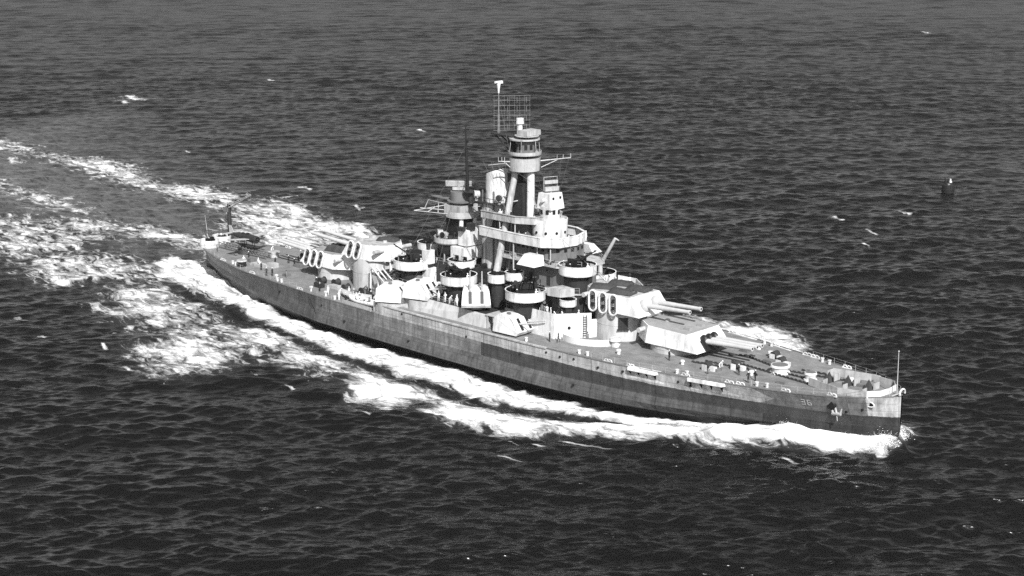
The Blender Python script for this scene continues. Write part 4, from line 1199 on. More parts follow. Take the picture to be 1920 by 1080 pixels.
gear(34, (-23, -10), (-7, 7), (9.45, 9.45)); gear(10, (-10.4, -5.0), (-4.0, 4.0), (13.6, 13.6)); gear(10, (-9.5, -4.6), (-4.0, 1.0), (17.8, 17.8))
gear(14, (-8, 8), (-11.5, -5), (9.2, 9.2)); gear(12, (14, 27), (-8, -5.8), (9.65, 9.65)); gear(12, (10, 22), (-7.4, -5.9), (13.7, 13.7))
gear(8, (12, 24), (-5.4, -4.5), (18.15, 18.15)); gear(10, (-2, 8), (-4.4, 4.4), (14.2, 14.2)); gear(12, (-24, -18), (-12, -8), (QD, QD)); gear(10, (17, 26), (5.8, 8), (9.65, 9.65)); gear(8, (23.6, 30), (5, 9), (12.4, 12.4))
gear(5, (5, 11.5), (-4.8, -3.2), (24.42, 24.42)); gear(4, (5.5, 9), (-5, -3.5), (21.2, 21.2))
# after platforms filling the gap between the raised stern turret and the after tower
b = MB(); b.prism([(-20.5, -3.6), (-14.5, -5.0), (-14.5, 5.0), (-20.5, 3.6)], 9.4, 12.0); b.prism([(-16.4, -3.0), (-10.6, -3.6), (-10.6, 3.6), (-16.4, 3.0)], 12.0, 15.0); b.build('after_gun_platform', 'dark', ship)
b = MB(); b.prism([(-21.2, -4.4), (-14.4, -5.8), (-14.4, 5.8), (-21.2, 4.4)], 12.0, 12.18); b.build('after_gun_deck', 'light', ship)
b = MB(); b.prism([(-8.2, -1.8), (-4.6, -1.8), (-4.6, 1.8), (-8.2, 1.8)], 17.6, 22.3); b.build('after_tower_core', 'black', ship)
railing([(-21.0, -4.3), (-14.6, -5.6)], 12.18)
gun_tub(-13.8, -.5, 15.1, 2.6, 1.2, 180, name='gun_tub', ped=12)
gear(10, (-20.5, -14.8), (-4, 4), (12.18, 12.18))
# ---------------------------------------------------------------- forecastle fittings
def bollard_pair(x, y, z, name='bollard'):
    b = MB()
    b.cyl((x, y, z), (x, y, z + .62), .25, .23, 12); b.cyl((x, y, z + .60), (x, y, z + .70), .32, .32, 12)
    return b.build(name, 'white', ship)
for x in (36.2, 37.9, 55.2, 56.9, 68.6, 70.2, 24.5):
    for s in (-1, 1): bollard_pair(x, s * (hwd(x) - 1.1), zdeck(x))
for x in (-66, -64.5, -47, -45.5, -27):
    for s in (-1, 1): bollard_pair(x, s * (hwd(x) - 1.0), QD)
def chock(x, s, z):
    b = MB(); y = s * (hwd(x) - .35)
    pts = [(x - .8, y, z + .1), (x - .62, y, z + .42), (x - .2, y, z + .45), (x, y, z + .2), (x + .2, y, z + .45), (x + .62, y, z + .42), (x + .8, y, z + .1)]
    b.tube(pts, .10, 8); b.box((x, y, z + .06), (1.8, .36, .12)); return b.build('fairlead', 'white', ship)
for x in (42.8, 47.2, 57.2, 64.6, 66.4, 73.6, 80.4):
    for s in (-1, 1): chock(x, s, zdeck(x))
for x in (-70, -56, -38, -21):
    for s in (-1, 1): chock(x, s, QD)
# capstans
for x, y, r in ((67.0, -.6, 1.45), (73.0, -1.0, .95)):
    b = MB(); z = zdeck(x)
    b.cyl((x, y, z), (x, y, z + .25), r * 1.15, r * 1.1, 24); b.cyl((x, y, z + .25), (x, y, z + 1.05), r * .85, r * .95, 24); b.cyl((x, y, z + 1.05), (x, y, z + 1.35), r * 1.08, r * .98, 24)
    cp = b.build('capstan', 'white', ship)
    b = MB(); b.cyl((x, y, z + 1.351), (x, y, z + 1.4), r * .9, r * .8, 24); b.build('capstan_head', 'mid', cp)
# mushroom vents and hatches on the forecastle
for x, y, r, h in ((37.6, -6.4, .95, 1.5), (52.6, -7.2, .35, .7), (41, -9.5, .4, .8), (60.5, 6.2, .5, .9), (64.5, -4.8, .4, .8), (56.5, 8.5, .4, .9), (78.4, 2.2, .35, .7)):
    b = MB(); z = zdeck(x); b.cyl((x, y, z), (x, y, z + h * .7), r * .75, r * .75, 16); b.cyl((x, y, z + h * .7), (x, y, z + h), r * 1.1, r * .95, 18); b.build('mushroom_vent', 'white', ship)
for x, y, a, c in ((58.5, -6.3, 1.8, 1.3), (62, 3.5, 1.6, 1.2), (55.5, 6, 1.5, 1.2), (70.6, -5.2, 1.5, 1.1), (81, 1.0, 1.2, .9)):
    b = MB(); z = zdeck(x); b.box((x, y, z + .2), (a, c, .4)); b.build('deck_hatch', 'mid', ship)
# hose reel and winch with dark drum
for x, y in ((57.4, -6.9), (60.6, -3.5), (64.6, 3.2), (61.8, 5.5)):
    b = MB(); z = zdeck(x); b.cyl((x, y - .7, z + .75), (x, y + .7, z + .75), .62, .62, 16)
    w = b.build('winch', 'chain', ship)
    b = MB()
    for k in (-.85, .85): b.box((x, y + k, z + .5), (.9, .14, 1.0)); 
    b.box((x + 1.1, y, z + .35), (1.0, .8, .7)); b.build_each('winch_frame', 'white', w)
# anchor chains: pairs of links laid along the deck
def chain_run(p0, p1, z, name='anchor_chain'):
    b = MB(); p0 = Vector(p0); p1 = Vector(p1); L = (p1 - p0).length; n = int(L / .42); dv = (p1 - p0) / n; an = math.atan2(dv.y, dv.x)
    for i in range(n):
        c = p0 + dv * (i + .5); zz = zdeck(c.x) + .12
        if i % 2: b.box((c.x, c.y, zz), (.5, .36, .12), an)
        else: b.box((c.x, c.y, zz + .05), (.5, .12, .34), an)
    return b.build(name, 'chain', ship)
chain_run((57.6, -.6), (66.0, -1.8), 0); chain_run((66.2, -2.0), (80.2, -4.0), 0)
chain_run((58.2, 3.4), (66.2, .8), 0); chain_run((67.6, .8), (80.0, 2.4), 0)
chain_run((54.4, -3.4), (60.5, -3.0), 0); chain_run((68.4, -.6), (76.5, -1.4), 0)
for p0, p1 in (((62, -2.4), (65.5, -4.6)), ((55, 2.0), (58.5, 4.6)), ((69, 2.6), (73.5, 3.2)), ((53, -5.2), (58, -4.4))):
    chain_run(p0, p1, 0, 'mooring_wire')
# bow gun gallery: bulwark with rounded front and ready-use boxes
b = MB()
gal = [(74.4, -3.6), (80.5, -5.1), (84.9, -3.9), (86.1, -2.2), (86.4, 0), (86.1, 2.2), (84.9, 3.9), (80.5, 4.6), (74.4, 3.2)]
b.wall(gal, 7.35, 8.6, .13)
bg_ = b.build('bow_gun_gallery', 'light', ship)
b = MB(); b.wall([(84.9, -3.98), (86.17, -2.25), (86.47, 0), (86.17, 2.25)], 7.6, 8.66, .14); b.build('rounded_front', 'white', bg_)
b = MB()
for x in (76.6, 80.2, 83.6):
    b.box((x, 0.9, 8.1), (.14, 1.6, 1.1)); b.box((x + .1, -2.6, 8.05), (.12, 1.2, 1.0))
b.box((74.5, 2.2, 8.0), (.15, 1.6, 1.1))
b.build_each('partition_screen', 'light', bg_)
for x, y in ((75.6, .2), (79.0, .2), (82.8, .0)):
    b = MB(); z = zdeck(x); b.cyl((x, y, z), (x, y, z + 1.0), .3, .18, 8)
    b.add([(x - .6, y - .7, z), (x + .6, y - .7, z), (x + .6, y + .7, z), (x - .6, y + .7, z), (x, y, z + 1.7)], [(0, 1, 4), (1, 2, 4), (2, 3, 4), (3, 0, 4)])
    b.build('canvas_covered_gun', 'rope', bg_)
# jackstaff and bow ring
b = MB(); b.cyl((87.7, 0, 7.8), (87.6, 0, 14.6), .09, .05, 8); b.ball((87.6, 0, 14.65), .13); b.build('jackstaff', 'light', ship)
b = MB()
b.tube([(88.6 + .0 * a, .75 * math.cos(R_(a)), 8.35 + .6 * math.sin(R_(a))) for a in range(-20, 201, 20)], .16, 8)
b.tube([(87.4, -.9, 7.8), (88.5, -.75, 8.4)], .1, 6); b.tube([(87.4, .9, 7.8), (88.5, .75, 8.4)], .1, 6)
b.build('bull_ring', 'white', ship)
# anchor, hawse pipe, recess
def hull_y(x, z): 
    ww = float(np.interp(x, WWX, WW)); return ww + (hwd(x) - ww) * (z / zdeck(x)) ** .75
for s in (-1, 1):
    x = 80.6; yb = hull_y(x, 5.0)
    b = MB(); c = Vector((x + .4, s * (yb + .42), 4.7))
    b.cyl(c + Vector((-.5, 0, 1.5)), c, .17, .2, 8); b.cyl(c + Vector((-.75, 0, -.1)), c + Vector((.75, 0, .1)), .26, .26, 10)
    for k in (-1, 1):
        b.cyl(c + Vector((k * .6, 0, 0)), c + Vector((k * .95, s * .12, 1.0)), .24, .08, 8)
    b.cyl(c + Vector((0, 0, 0)), c + Vector((.2, 0, -1.1)), .1, .07, 6)
    an = b.build('anchor', 'light', ship)
    b = MB(); b.cyl((x - .5, s * (hull_y(x - .5, 6.0) - .3), 6.0), (x - .5, s * (hull_y(x - .5, 6.0) + .12), 5.95), .85, .7, 18); b.build('hawse_pipe', 'black', an)
    x2 = 85.2; y2 = hull_y(x2, 6.5)
    b = MB(); pts = [(x2 + .75 * math.cos(R_(a)), s * (y2 + .05), 6.55 + .38 * math.sin(R_(a))) for a in range(0, 361, 30)]; b.tube(pts, .12, 6); hr = b.build('bower_fairlead', 'white', ship)
    b = MB(); b.cyl((x2, s * (y2 - .2), 6.55), (x2, s * (y2 + .06), 6.55), .5, .5, 14); b.build('opening', 'black', hr)
# gun platforms overhanging the side
for s in (-1, 1):
    for x0, x1 in ((46.9, 52.8), (57.6, 64.2)):
        b = MB(); o = 1.25
        ya, yb = hwd(x0) - .6, hwd(x1) - .6
        P = [(x0, s * ya), (x1, s * yb), (x1 - .4, s * (yb + o)), (x0 + .4, s * (hwd(x0 + .4) + .55))]
        if s < 0: P = P[::-1]
        if s < 0: P = P
        b.prism(P if s > 0 else P, 6.5, 7.02)
        pf = b.build('side_platform', 'white', ship)
        b = MB()
        for t in (.1, .37, .63, .9):
            x = x0 + (x1 - x0) * t; y = hwd(x) - .35
            b.add([(x, s * y, 6.5), (x, s * (y + .9), 6.5), (x, s * y, 5.4)], [(0, 1, 2), (2, 1, 0)])
        b.build_each('bracket', 'mid', pf)

# hull number: a pale 36 on each bow
def digit(b, segs, x, z, s, w=.48, h=.85, t=.13):
    S = {'a': ((0, h), (w, h)), 'g': ((0, h / 2), (w, h / 2)), 'd': ((0, 0), (w, 0)), 'f': ((0, h / 2), (0, h)), 'e': ((0, 0), (0, h / 2)), 'b': ((w, h / 2), (w, h)), 'c': ((w, 0), (w, h / 2))}
    for k in segs:
        (a0, b0), (a1, b1) = S[k]
        px0, px1 = min(a0, a1) - t / 2, max(a0, a1) + t / 2; pz0, pz1 = min(b0, b1) - t / 2, max(b0, b1) + t / 2
        q = []
        for px, pz in ((px0, pz0), (px1, pz0), (px1, pz1), (px0, pz1)):
            xx = x + px * (1 if s < 0 else -1); zz = z + pz
            q.append((xx, s * (hull_y(xx, zz) + .09), zz))
        b.add(q, [(0, 1, 2, 3), (3, 2, 1, 0)])
for s in (-1, 1):
    b = MB(); x = 75.9 if s < 0 else 77.6
    digit(b, 'abgcd', x, 5.5, s); digit(b, 'afgedc', x + (.9 if s < 0 else -.9), 5.5, s)
    b.build('hull_number', 'white', ship)

# ---------------------------------------------------------------- quarterdeck
def stern_crane():
    b = MB(); x, y = -84.2, 3.6
    b.cyl((x, y, QD), (x, y, QD + 1.2), .9, .75, 16); b.cyl((x, y, QD + 1.2), (x, y, 13.6), .5, .42, 14)
    cr = b.build('aircraft_crane', 'dark', ship)
    b = MB(); A = Vector((x - 1.0, y, 12.6)); B = Vector((x + 7.6, y + .4, 16.6))
    off = [Vector((0, .4, .35)), Vector((0, -.4, .35)), Vector((0, .4, -.35)), Vector((0, -.4, -.35))]
    for o in off: b.cyl(A + o, B + o * .35, .08, .07, 6)
    for k in range(10):
        t0, t1 = k / 10, (k + 1) / 10; s0, s1 = 1 - .65 * t0, 1 - .65 * t1
        for i, j in ((0, 1), (1, 3), (3, 2), (2, 0)): b.cyl(A + (B - A) * t0 + off[i] * s0, A + (B - A) * t1 + off[j] * s1, .045, .045, 4)
    b.build('crane_jib', 'light', cr)
    b = MB(); b.tube([(x - 1.0, y, 12.6), (x + .2, y, 15.4), tuple(B)], .05, 5); b.box((x - .6, y, 12.4), (1.6, 1.2, 1.0)); b.cyl(tuple(B), (B.x, B.y, 14.8), .03, .03, 4); b.build('crane_rigging', 'mid', cr)
stern_crane()
def catapult(x0, y0, x1, y1):
    b = MB(); A = Vector((x0, y0, 6.2)); B = Vector((x1, y1, 6.2)); dv = (B - A); n = 16; sd = Vector((-dv.y, dv.x, 0)).normalized() * .65
    for o in (sd, -sd):
        b.cyl(A + o, B + o, .11, .11, 6); b.cyl(A + o - Vector((0, 0, .9)), B + o - Vector((0, 0, .9)), .1, .1, 6)
        for k in range(n): b.cyl(A + o + dv * (k / n), A + o + dv * ((k + 1) / n) - Vector((0, 0, .9)), .06, .06, 4); b.cyl(A + o + dv * (k / n), A + o + dv * (k / n) - Vector((0, 0, .9)), .06, .06, 4)
    for k in range(n + 1): b.cyl(A + sd + dv * (k / n), A - sd + dv * (k / n), .06, .06, 4)
    ct_ = b.build('aircraft_catapult', 'mid', ship)
    c = A + dv * .5; b = MB(); b.cyl((c.x, c.y, QD), (c.x, c.y, 5.8), 1.5, 1.3, 20); b.build('turntable', 'dark', ct_)
catapult(-81.0, -1.2, -64.0, -1.2)
# fantail gun tubs
def fantail(x, y):
    b = MB(); b.disc((x, y, 5.6), 2.1, .65, 28); f = b.build('gun_tub', 'white', ship)
    b = MB(); b.wall(circ(x, y, 2.1, 0, 360, 28), 5.6, 6.6, .1, True); b.build('splinter_shield', 'white', f)
    return f
f = fantail(-83.6, -2.4); quad_gun(-83.6, -2.4, 5.6, 200, 65, f, .75)
f = fantail(-85.4, 2.2); quad_gun(-85.4, 2.2, 5.6, 160, 70, f, .6)
f = ship
b = MB(); b.cyl((-65.2, 1.2, QD), (-65.2, 1.2, 5.9), 1.2, 1.2, 20); b.cyl((-65.2, 1.2, 5.9), (-65.2, 1.2, 6.1), 1.35, 1.3, 20); b.build('hose_reel_housing', 'light', f)
# starboard quarterdeck: dark winch with pale top, hatches, coaming
b = MB(); b.cyl((-62.8, -9.2, QD), (-62.8, -9.2, 6.1), .95, .95, 18); w = b.build('capstan', 'black', ship)
b = MB(); b.cyl((-62.8, -9.2, 6.1), (-62.8, -9.2, 6.35), 1.15, 1.05, 18); b.build('capstan_head', 'light', w)
for x, y, a, c, h, m in ((-60.4, -6.4, 4.2, 1.8, .5, 'light'), (-57.4, -5.2, 2.0, 1.6, .9, 'light'), (-65, -5.2, 1.8, 1.4, .7, 'mid'), (-53.5, -1.2, 2.2, 1.4, .6, 'mid'), (-49, -8.2, 1.4, 1.2, .5, 'mid'), (-36.8, -9.6, 2.2, 1.0, .9, 'dark'), (-33.8, -8.0, 3.0, 1.3, .6, 'light'), (-28.0, -9.0, 2.2, 1.6, .9, 'mid'), (-55, 6, 2.4, 1.8, .8, 'mid'), (-50, 9, 2.4, 1.4, .7, 'light'), (-22.4, -9.4, 1.8, 1.4, 1.4, 'dark'), (-20.6, -10.6, 1.4, 1.2, 1.0, 'mid')):
    b = MB(); b.box((x, y, QD + h / 2), (a, c, h)); b.box((x, y, QD + h + .04), (a * .8, c * .8, .1)); b.build('deck_hatch', m, ship)
for x, y in ((-38.6, -7.4), (-35.4, -6.4), (-26.2, -7.2), (-24.4, -10.6), (-30.6, -7.9), (-58.8, 4.4), (-53.8, 3.8)):
    b = MB(); b.cyl((x, y - .6, QD + .7), (x, y + .6, QD + .7), .6, .6, 14); w = b.build('cable_reel', 'chain', ship)
    b = MB(); b.cyl((x, y - .68, QD + .7), (x, y - .6, QD + .7), .75, .75, 14); b.cyl((x, y + .6, QD + .7), (x, y + .68, QD + .7), .75, .75, 14); b.build_each('reel_flange', 'dark', w)
for x, y in ((-48.2, -11.4), (-35.3, -12.9), (-30.2, -13.4)):
    b = MB(); b.cyl((x, y, QD), (x, y, QD + .8), .2, .2, 8); b.box((x, y, QD + .9), (.5, .5, .3)); b.build('deck_vent', 'white', ship)
# pale bulwark section abreast the boats
b = MB(); b.wall([(-23.6, -14.75), (-14.8, -15.2)], 4.9, 5.75, .12); b.build('bulwark', 'light', ship); mirror(b).build('bulwark', 'light', ship)
# boat boom hanging on the side
b = MB(); b.tube([(-33.4, -14.8, 4.9), (-31.6, -15.1, 2.8), (-31.2, -15.2, 1.6)], .09, 6); b.tube([(-33.9, -14.8, 4.6), (-31.9, -15.3, 3.2)], .06, 6); b.build('side_ladder', 'dark', ship)
b = MB(); b.cyl((-86.8, -.4, QD), (-87.8, -.4, 11.2), .07, .04, 8); b.build('ensign_staff', 'light', ship)

# dark netting piles lashed on turret roofs and decks: floater nets
def net_pile(x, y, z, a, c, h, rz, label, group='dark floater nets stowed on turrets and decks', seed=0):
    r = random.Random(seed); b = MB(); nx, ny = 12, 8
    vs = []
    for j in range(ny + 1):
        for i in range(nx + 1):
            u, v = i / nx * 2 - 1, j / ny * 2 - 1
            e = max(0, 1 - abs(u) ** 4) ** .5 * max(0, 1 - abs(v) ** 4) ** .5
            vs.append((u * a / 2, v * c / 2, h * (e * .8 + (r.random() * .35 if e > .1 else 0))))
    fs = [(j * (nx + 1) + i, j * (nx + 1) + i + 1, (j + 1) * (nx + 1) + i + 1, (j + 1) * (nx + 1) + i) for j in range(ny) for i in range(nx)]
    b.add(vs, fs)
    b.add([(-a / 2, -c / 2, -.02), (a / 2, -c / 2, -.02), (a / 2, c / 2, -.02), (-a / 2, c / 2, -.02)], [(3, 2, 1, 0)])
    for k in range(5):
        t = -.8 + .4 * k; b.tube([(t * a / 2, -c / 2, .02), (t * a / 2, -c / 4, h * .95), (t * a / 2, c / 4, h * .95), (t * a / 2, c / 2, .02)], .04, 4)
    o = b.build('floater_net', 'rope', None, (x, y, z), (0, 0, rz))
    return tag(o, label, 'float net', group)
net_pile(30.6, -1.6, 15.08, 4.4, 3.0, .6, .5, 'dark net pad on the rear starboard roof of the raised forward turret', seed=1)
net_pile(31.4, 2.3, 15.08, 4.4, 2.7, .6, .35, 'dark net pad on the rear port roof of the raised forward turret', seed=2)
net_pile(35.4, -2.2, 15.05, 4.6, 2.9, .6, .2, 'dark net pad above the life rafts on the raised forward turret', seed=3)
net_pile(36.0, 1.6, 15.05, 4.2, 2.6, .6, .1, 'dark net pad nearest the guns on the raised forward turret', seed=4)
net_pile(-40.4, -.4, 10.46, 6.0, 4.6, 1.3, .1, 'large dark heap of netting on the low stern-facing turret roof', seed=5)
net_pile(-28.6, 1.6, 13.96, 4.4, 2.4, .7, .3, 'dark net heap on the raised stern-facing turret', seed=6)

# ---------------------------------------------------------------- life rafts (stadium rings) hung on the turret sides
def raft_mesh():
    L, W, r = 1.75, .82, .17
    pts = []
    for k in range(13): a = R_(-90 + 180 * k / 12); pts.append((L - W + W * math.cos(a), W * math.sin(a)))
    for k in range(13): a = R_(90 + 180 * k / 12); pts.append((-(L - W) + W * math.cos(a), W * math.sin(a)))
    n = len(pts); b = MB(); m = 10; vs = []
    for i, p in enumerate(pts):
        a = Vector(pts[(i - 1) % n]); c = Vector(pts[(i + 1) % n]); d_ = (c - a).normalized(); nn = Vector((d_.y, -d_.x))
        for j in range(m):
            t = 2 * math.pi * j / m; vs.append((p[0] + nn.x * r * math.cos(t), p[1] + nn.y * r * math.cos(t), r * math.sin(t)))
    b.add(vs, [(i * m + j, ((i + 1) % n) * m + j, ((i + 1) % n) * m + (j + 1) % m, i * m + (j + 1) % m) for i in range(n) for j in range(m)], True)
    return b
rb = raft_mesh()
raft0 = rb.build('life_raft', 'white', None)
fb = MB()
for k in range(9): x = -1.4 + k * .35; fb.box((x, 0, -.08), (.10, 1.3, .06))
for k in range(4): y = -.45 + k * .3; fb.box((0, y, -.12), (3.0, .08, .05))
flo = fb.build('raft_floor', 'mid', raft0)
fb = MB(); fb.box((.65, 0, .02), (.6, .5, .2)); fb.box((-.6, 0, .02), (.6, .55, .2)); fb.build_each('raft_stores', 'black', raft0)
RG = 'life rafts hung on the turret sides'
rafts = []
def place_raft(x, y, z, side, tilt, roll, label, first=[True], fore=1):
    o = raft0 if first[0] else copy_tree(raft0); first[0] = False
    # long axis upright, flat against the plating
    zax = Vector((0, side * math.cos(R_(tilt)), math.sin(R_(tilt))))
    up = Vector((math.sin(R_(roll)), 0, math.cos(R_(roll)))); xax = (up - zax * up.dot(zax)).normalized(); yax = zax.cross(xax)
    o.matrix_world = Matrix.Translation((x, y, z)) @ Matrix((xax, yax, zax)).transposed().to_4x4()
    tag(o, label, 'life raft', RG); return o
for nm, x in (('aftermost life raft on the starboard side of the raised forward turret', 31.0), ('middle life raft on the starboard side of the raised forward turret', 33.3), ('foremost life raft on the starboard side of the raised forward turret', 35.6)):
    place_raft(x, -4.75, 13.35, -1, 8, -8, nm)
for nm, x in (('leftmost of three life rafts on the low stern turret', -46.3), ('middle of three life rafts on the low stern turret', -44.2), ('rightmost of three life rafts on the low stern turret', -42.1)):
    place_raft(x, -5.0, 8.95, -1, 8, 14, nm)
for nm, x in (('left life raft on the raised stern-facing turret', -33.0), ('right life raft on the raised stern-facing turret', -30.8)):
    place_raft(x, -4.7, 12.5, -1, 8, 14, nm)

# ---------------------------------------------------------------- boats on the quarterdeck
def boat(L, W, H, mat, cover):
    b = MB(); n = 15; rings = []
    for i in range(n):
        t = -1 + 2 * i / (n - 1); w = W / 2 * (1 - abs(t) ** 3.0) * (1 if t < 0 else 1 - .15 * t); sh = .25 * t * t
        w = max(w, .03); x = t * L / 2
        rings.append([(x, -w, H + sh), (x, -w * .92, H * .5 + sh * .6), (x, -w * .5, .12 + .25 * t * t), (x, 0, .3 * t * t), (x, w * .5, .12 + .25 * t * t), (x, w * .92, H * .5 + sh * .6), (x, w, H + sh), (x, w * .9, H + sh - .02), (x, w * .8, H * .45 + sh), (x, 0, H * .35 + sh), (x, -w * .8, H * .45 + sh), (x, -w * .9, H + sh - .02)])
    loft(b, rings, True)
    o = b.build('boat_tmp', mat, None)
    b = MB()
    if cover:
        for k in range(6):
            pass
        rr = []
        for i in range(n):
            t = -.93 + 1.86 * i / (n - 1); w = W / 2 * (1 - abs(t) ** 3.0) * .97; sh = .25 * t * t; x = t * L / 2
            rr.append([(x, -w, H + sh - .03), (x, -w * .5, H + sh + .22), (x, 0, H + sh + .3), (x, w * .5, H + sh + .22), (x, w, H + sh - .03)])
        vs = [p for r in rr for p in r]; fs = [(i * 5 + j, i * 5 + j + 1, (i + 1) * 5 + j + 1, (i + 1) * 5 + j) for i in range(n - 1) for j in range(4)]
        b.add(vs, [tuple(reversed(f)) for f in fs], True); b.build('canvas_cover', 'canvas', o)
    else:
        for k in (-.5, -.15, .2, .5): b.box((k * L / 2, 0, H * .75), (.3, W * .8, .06))
        b.build('thwart', 'mid', o)
    return o
o = boat(8.2, 2.4, 1.1, 'white', False); o.name = 'motor_launch'; o.location = (-19.2, -13.2, QD + .15); o.rotation_euler = (0, 0, R_(2)); tag(o, 'white open launch lying by the starboard rail below the aftermost gunhouse', 'boat')
o = boat(6.4, 1.9, .9, 'light', True); o.name = 'whaleboat'; o.location = (-25.0, -11.4, QD + .15); o.rotation_euler = (0, 0, R_(-6)); tag(o, 'small covered whaleboat on the quarterdeck behind the open launch', 'boat')
o = boat(6.4, 1.9, .9, 'light', True); o.name = 'whaleboat'; o.location = (-20.4, -10.2, QD + .15); o.rotation_euler = (0, 0, R_(20)); tag(o, 'covered whaleboat closest to the deckhouse beside the pale booms', 'boat')

# ---------------------------------------------------------------- floatplane on the catapult
def floatplane():
    r = empty('floatplane', (-71.4, -1.2, 6.35), R_(4))
    tag(r, 'grey floatplane with a round engine cowling resting on the stern catapult', 'aircraft')
    def ring(x, ry, rz, cz, n=16): return [(x, ry * math.cos(2 * math.pi * i / n), cz + rz * math.sin(2 * math.pi * i / n)) for i in range(n)]
    b = MB(); rs_ = [ring(3.4, .68, .68, 2.2), ring(3.1, .8, .8, 2.2), ring(2.0, .8, .85, 2.2), ring(.8, .66, .85, 2.3), ring(-1.2, .55, .75, 2.35), ring(-3.4, .36, .5, 2.45), ring(-5.6, .12, .2, 2.6)]
    loft(b, [list(reversed(q)) for q in rs_]); b.add(rs_[0], [tuple(range(16))]); b.build('fuselage', 'dark', r)
    b = MB(); b.cyl((3.35, 0, 2.2), (3.42, 0, 2.2), .62, .62, 16); b.cyl((3.4, 0, 2.2), (3.8, 0, 2.2), .3, .12, 10); b.build('engine', 'black', r)
    b = MB(); b.box((3.75, .9, 2.5), (.06, 1.7, .2), 0); b.box((3.75, -.9, 1.9), (.06, 1.7, .2), 0); b.build_each('propeller', 'dark', r)
    for s in (-1, 1):
        b = MB(); P = [(1.6, s * .5, 2.1), (-.3, s * .5, 2.0), (-.35, s * 5.3, 2.55), (.7, s * 5.45, 2.6)]
        vs = P + [(p[0], p[1], p[2] + .18) for p in P]; f_ = [(0, 1, 2, 3), (7, 6, 5, 4), (0, 4, 5, 1), (1, 5, 6, 2), (2, 6, 7, 3), (3, 7, 4, 0)]
        b.add(vs, f_ if s > 0 else [tuple(reversed(q)) for q in f_]); b.build('wing', 'light', r)
        b = MB(); b.cyl((.9, s * 3.9, .55), (-1.2, s * 3.9, .6), .26, .08, 10); b.cyl((1.4, s * 3.9, .6), (.9, s * 3.9, .55), .05, .26, 10); b.cyl((.5, s * 3.9, .6), (.4, s * 4.0, 2.4), .06, .06, 6); b.build('wing_float', 'mid', r)
        b = MB(); b.box((-5.0, s * 1.1, 2.75), (1.0, 2.0, .1)); b.build('tailplane', 'light', r)
    b = MB(); b.add([(-4.2, -.06, 2.7), (-5.7, -.05, 2.6), (-5.9, -.04, 4.3), (-5.1, -.04, 4.3), (-4.2, .06, 2.7), (-5.7, .05, 2.6), (-5.9, .04, 4.3), (-5.1, .04, 4.3)], [(0, 1, 2, 3), (7, 6, 5, 4), (0, 3, 7, 4), (2, 6, 7, 3), (1, 5, 6, 2)]); b.build('tail_fin', 'light', r)
    b = MB(); loft(b, [list(reversed(ring(x, ry, rz, cz, 12))) for x, ry, rz, cz in ((4.4, .05, .05, .85), (3.8, .38, .32, .6), (2.0, .5, .45, .45), (0, .5, .45, .45), (-2.6, .28, .25, .55), (-4.0, .04, .04, .7))]); b.build('main_float', 'dark', r)
    b = MB()
    for x in (2.0, -.6):
        for s in (-1, 1): b.cyl((x, s * .25, .8), (x + .1, s * .45, 1.7), .07, .07, 6)
    b.build_each('float_strut', 'dark', r)
    b = MB(); b.ball((.4, 0, 3.0), .55, (1.6, .75, .75), 12, 8); b.ball((-1.2, 0, 2.95), .5, (1.5, .7, .7), 12, 8); b.build_each('canopy', 'glass', r)
floatplane()

# ---------------------------------------------------------------- the buoy
bu = empty('buoy', (-13.9, 198.7, SEA_Z + .2))
tag(bu, 'dark channel buoy riding alone on the open water beyond the ship', 'buoy')
b = MB(); b.cyl((0, 0, -1.2), (0, 0, .3), 1.2, 1.75, 24); b.cyl((0, 0, .3), (0, 0, 2.2), 1.8, 1.7, 24); b.cyl((0, 0, 2.2), (0, 0, 3.0), 1.7, .9, 24); b.cyl((0, 0, .9), (0, 0, 1.1), 1.92, 1.92, 24); b.build('float_body', 'tar', bu)
b = MB()
for k in range(4):
    a = R_(45 + 90 * k); b.cyl((.9 * math.cos(a), .9 * math.sin(a), 2.9), (.4 * math.cos(a), .4 * math.sin(a), 3.9), .12, .10, 6)
b.tube([(.65 * math.cos(R_(45 + 90 * k)), .65 * math.sin(R_(45 + 90 * k)), 3.8) for k in range(5)], .08, 5)
b.build('cage', 'dark', bu)
b = MB(); b.cyl((.35, .35, 2.95), (.35, .35, 3.3), .5, .45, 14); b.cyl((.35, .35, 3.3), (.35, .35, 4.0), .32, .24, 12); b.build('lantern', 'white', bu)
b = MB(); b.cyl((.6, -.9, 2.3), (.6, -.9, 2.8), .3, .45, 12); b.build('bell', 'light', bu)
b = MB(); b.box((-.75, -.5, 3.5), (.14, 1.3, 1.3), R_(40)); b.build('reflector_plate', 'black', bu)
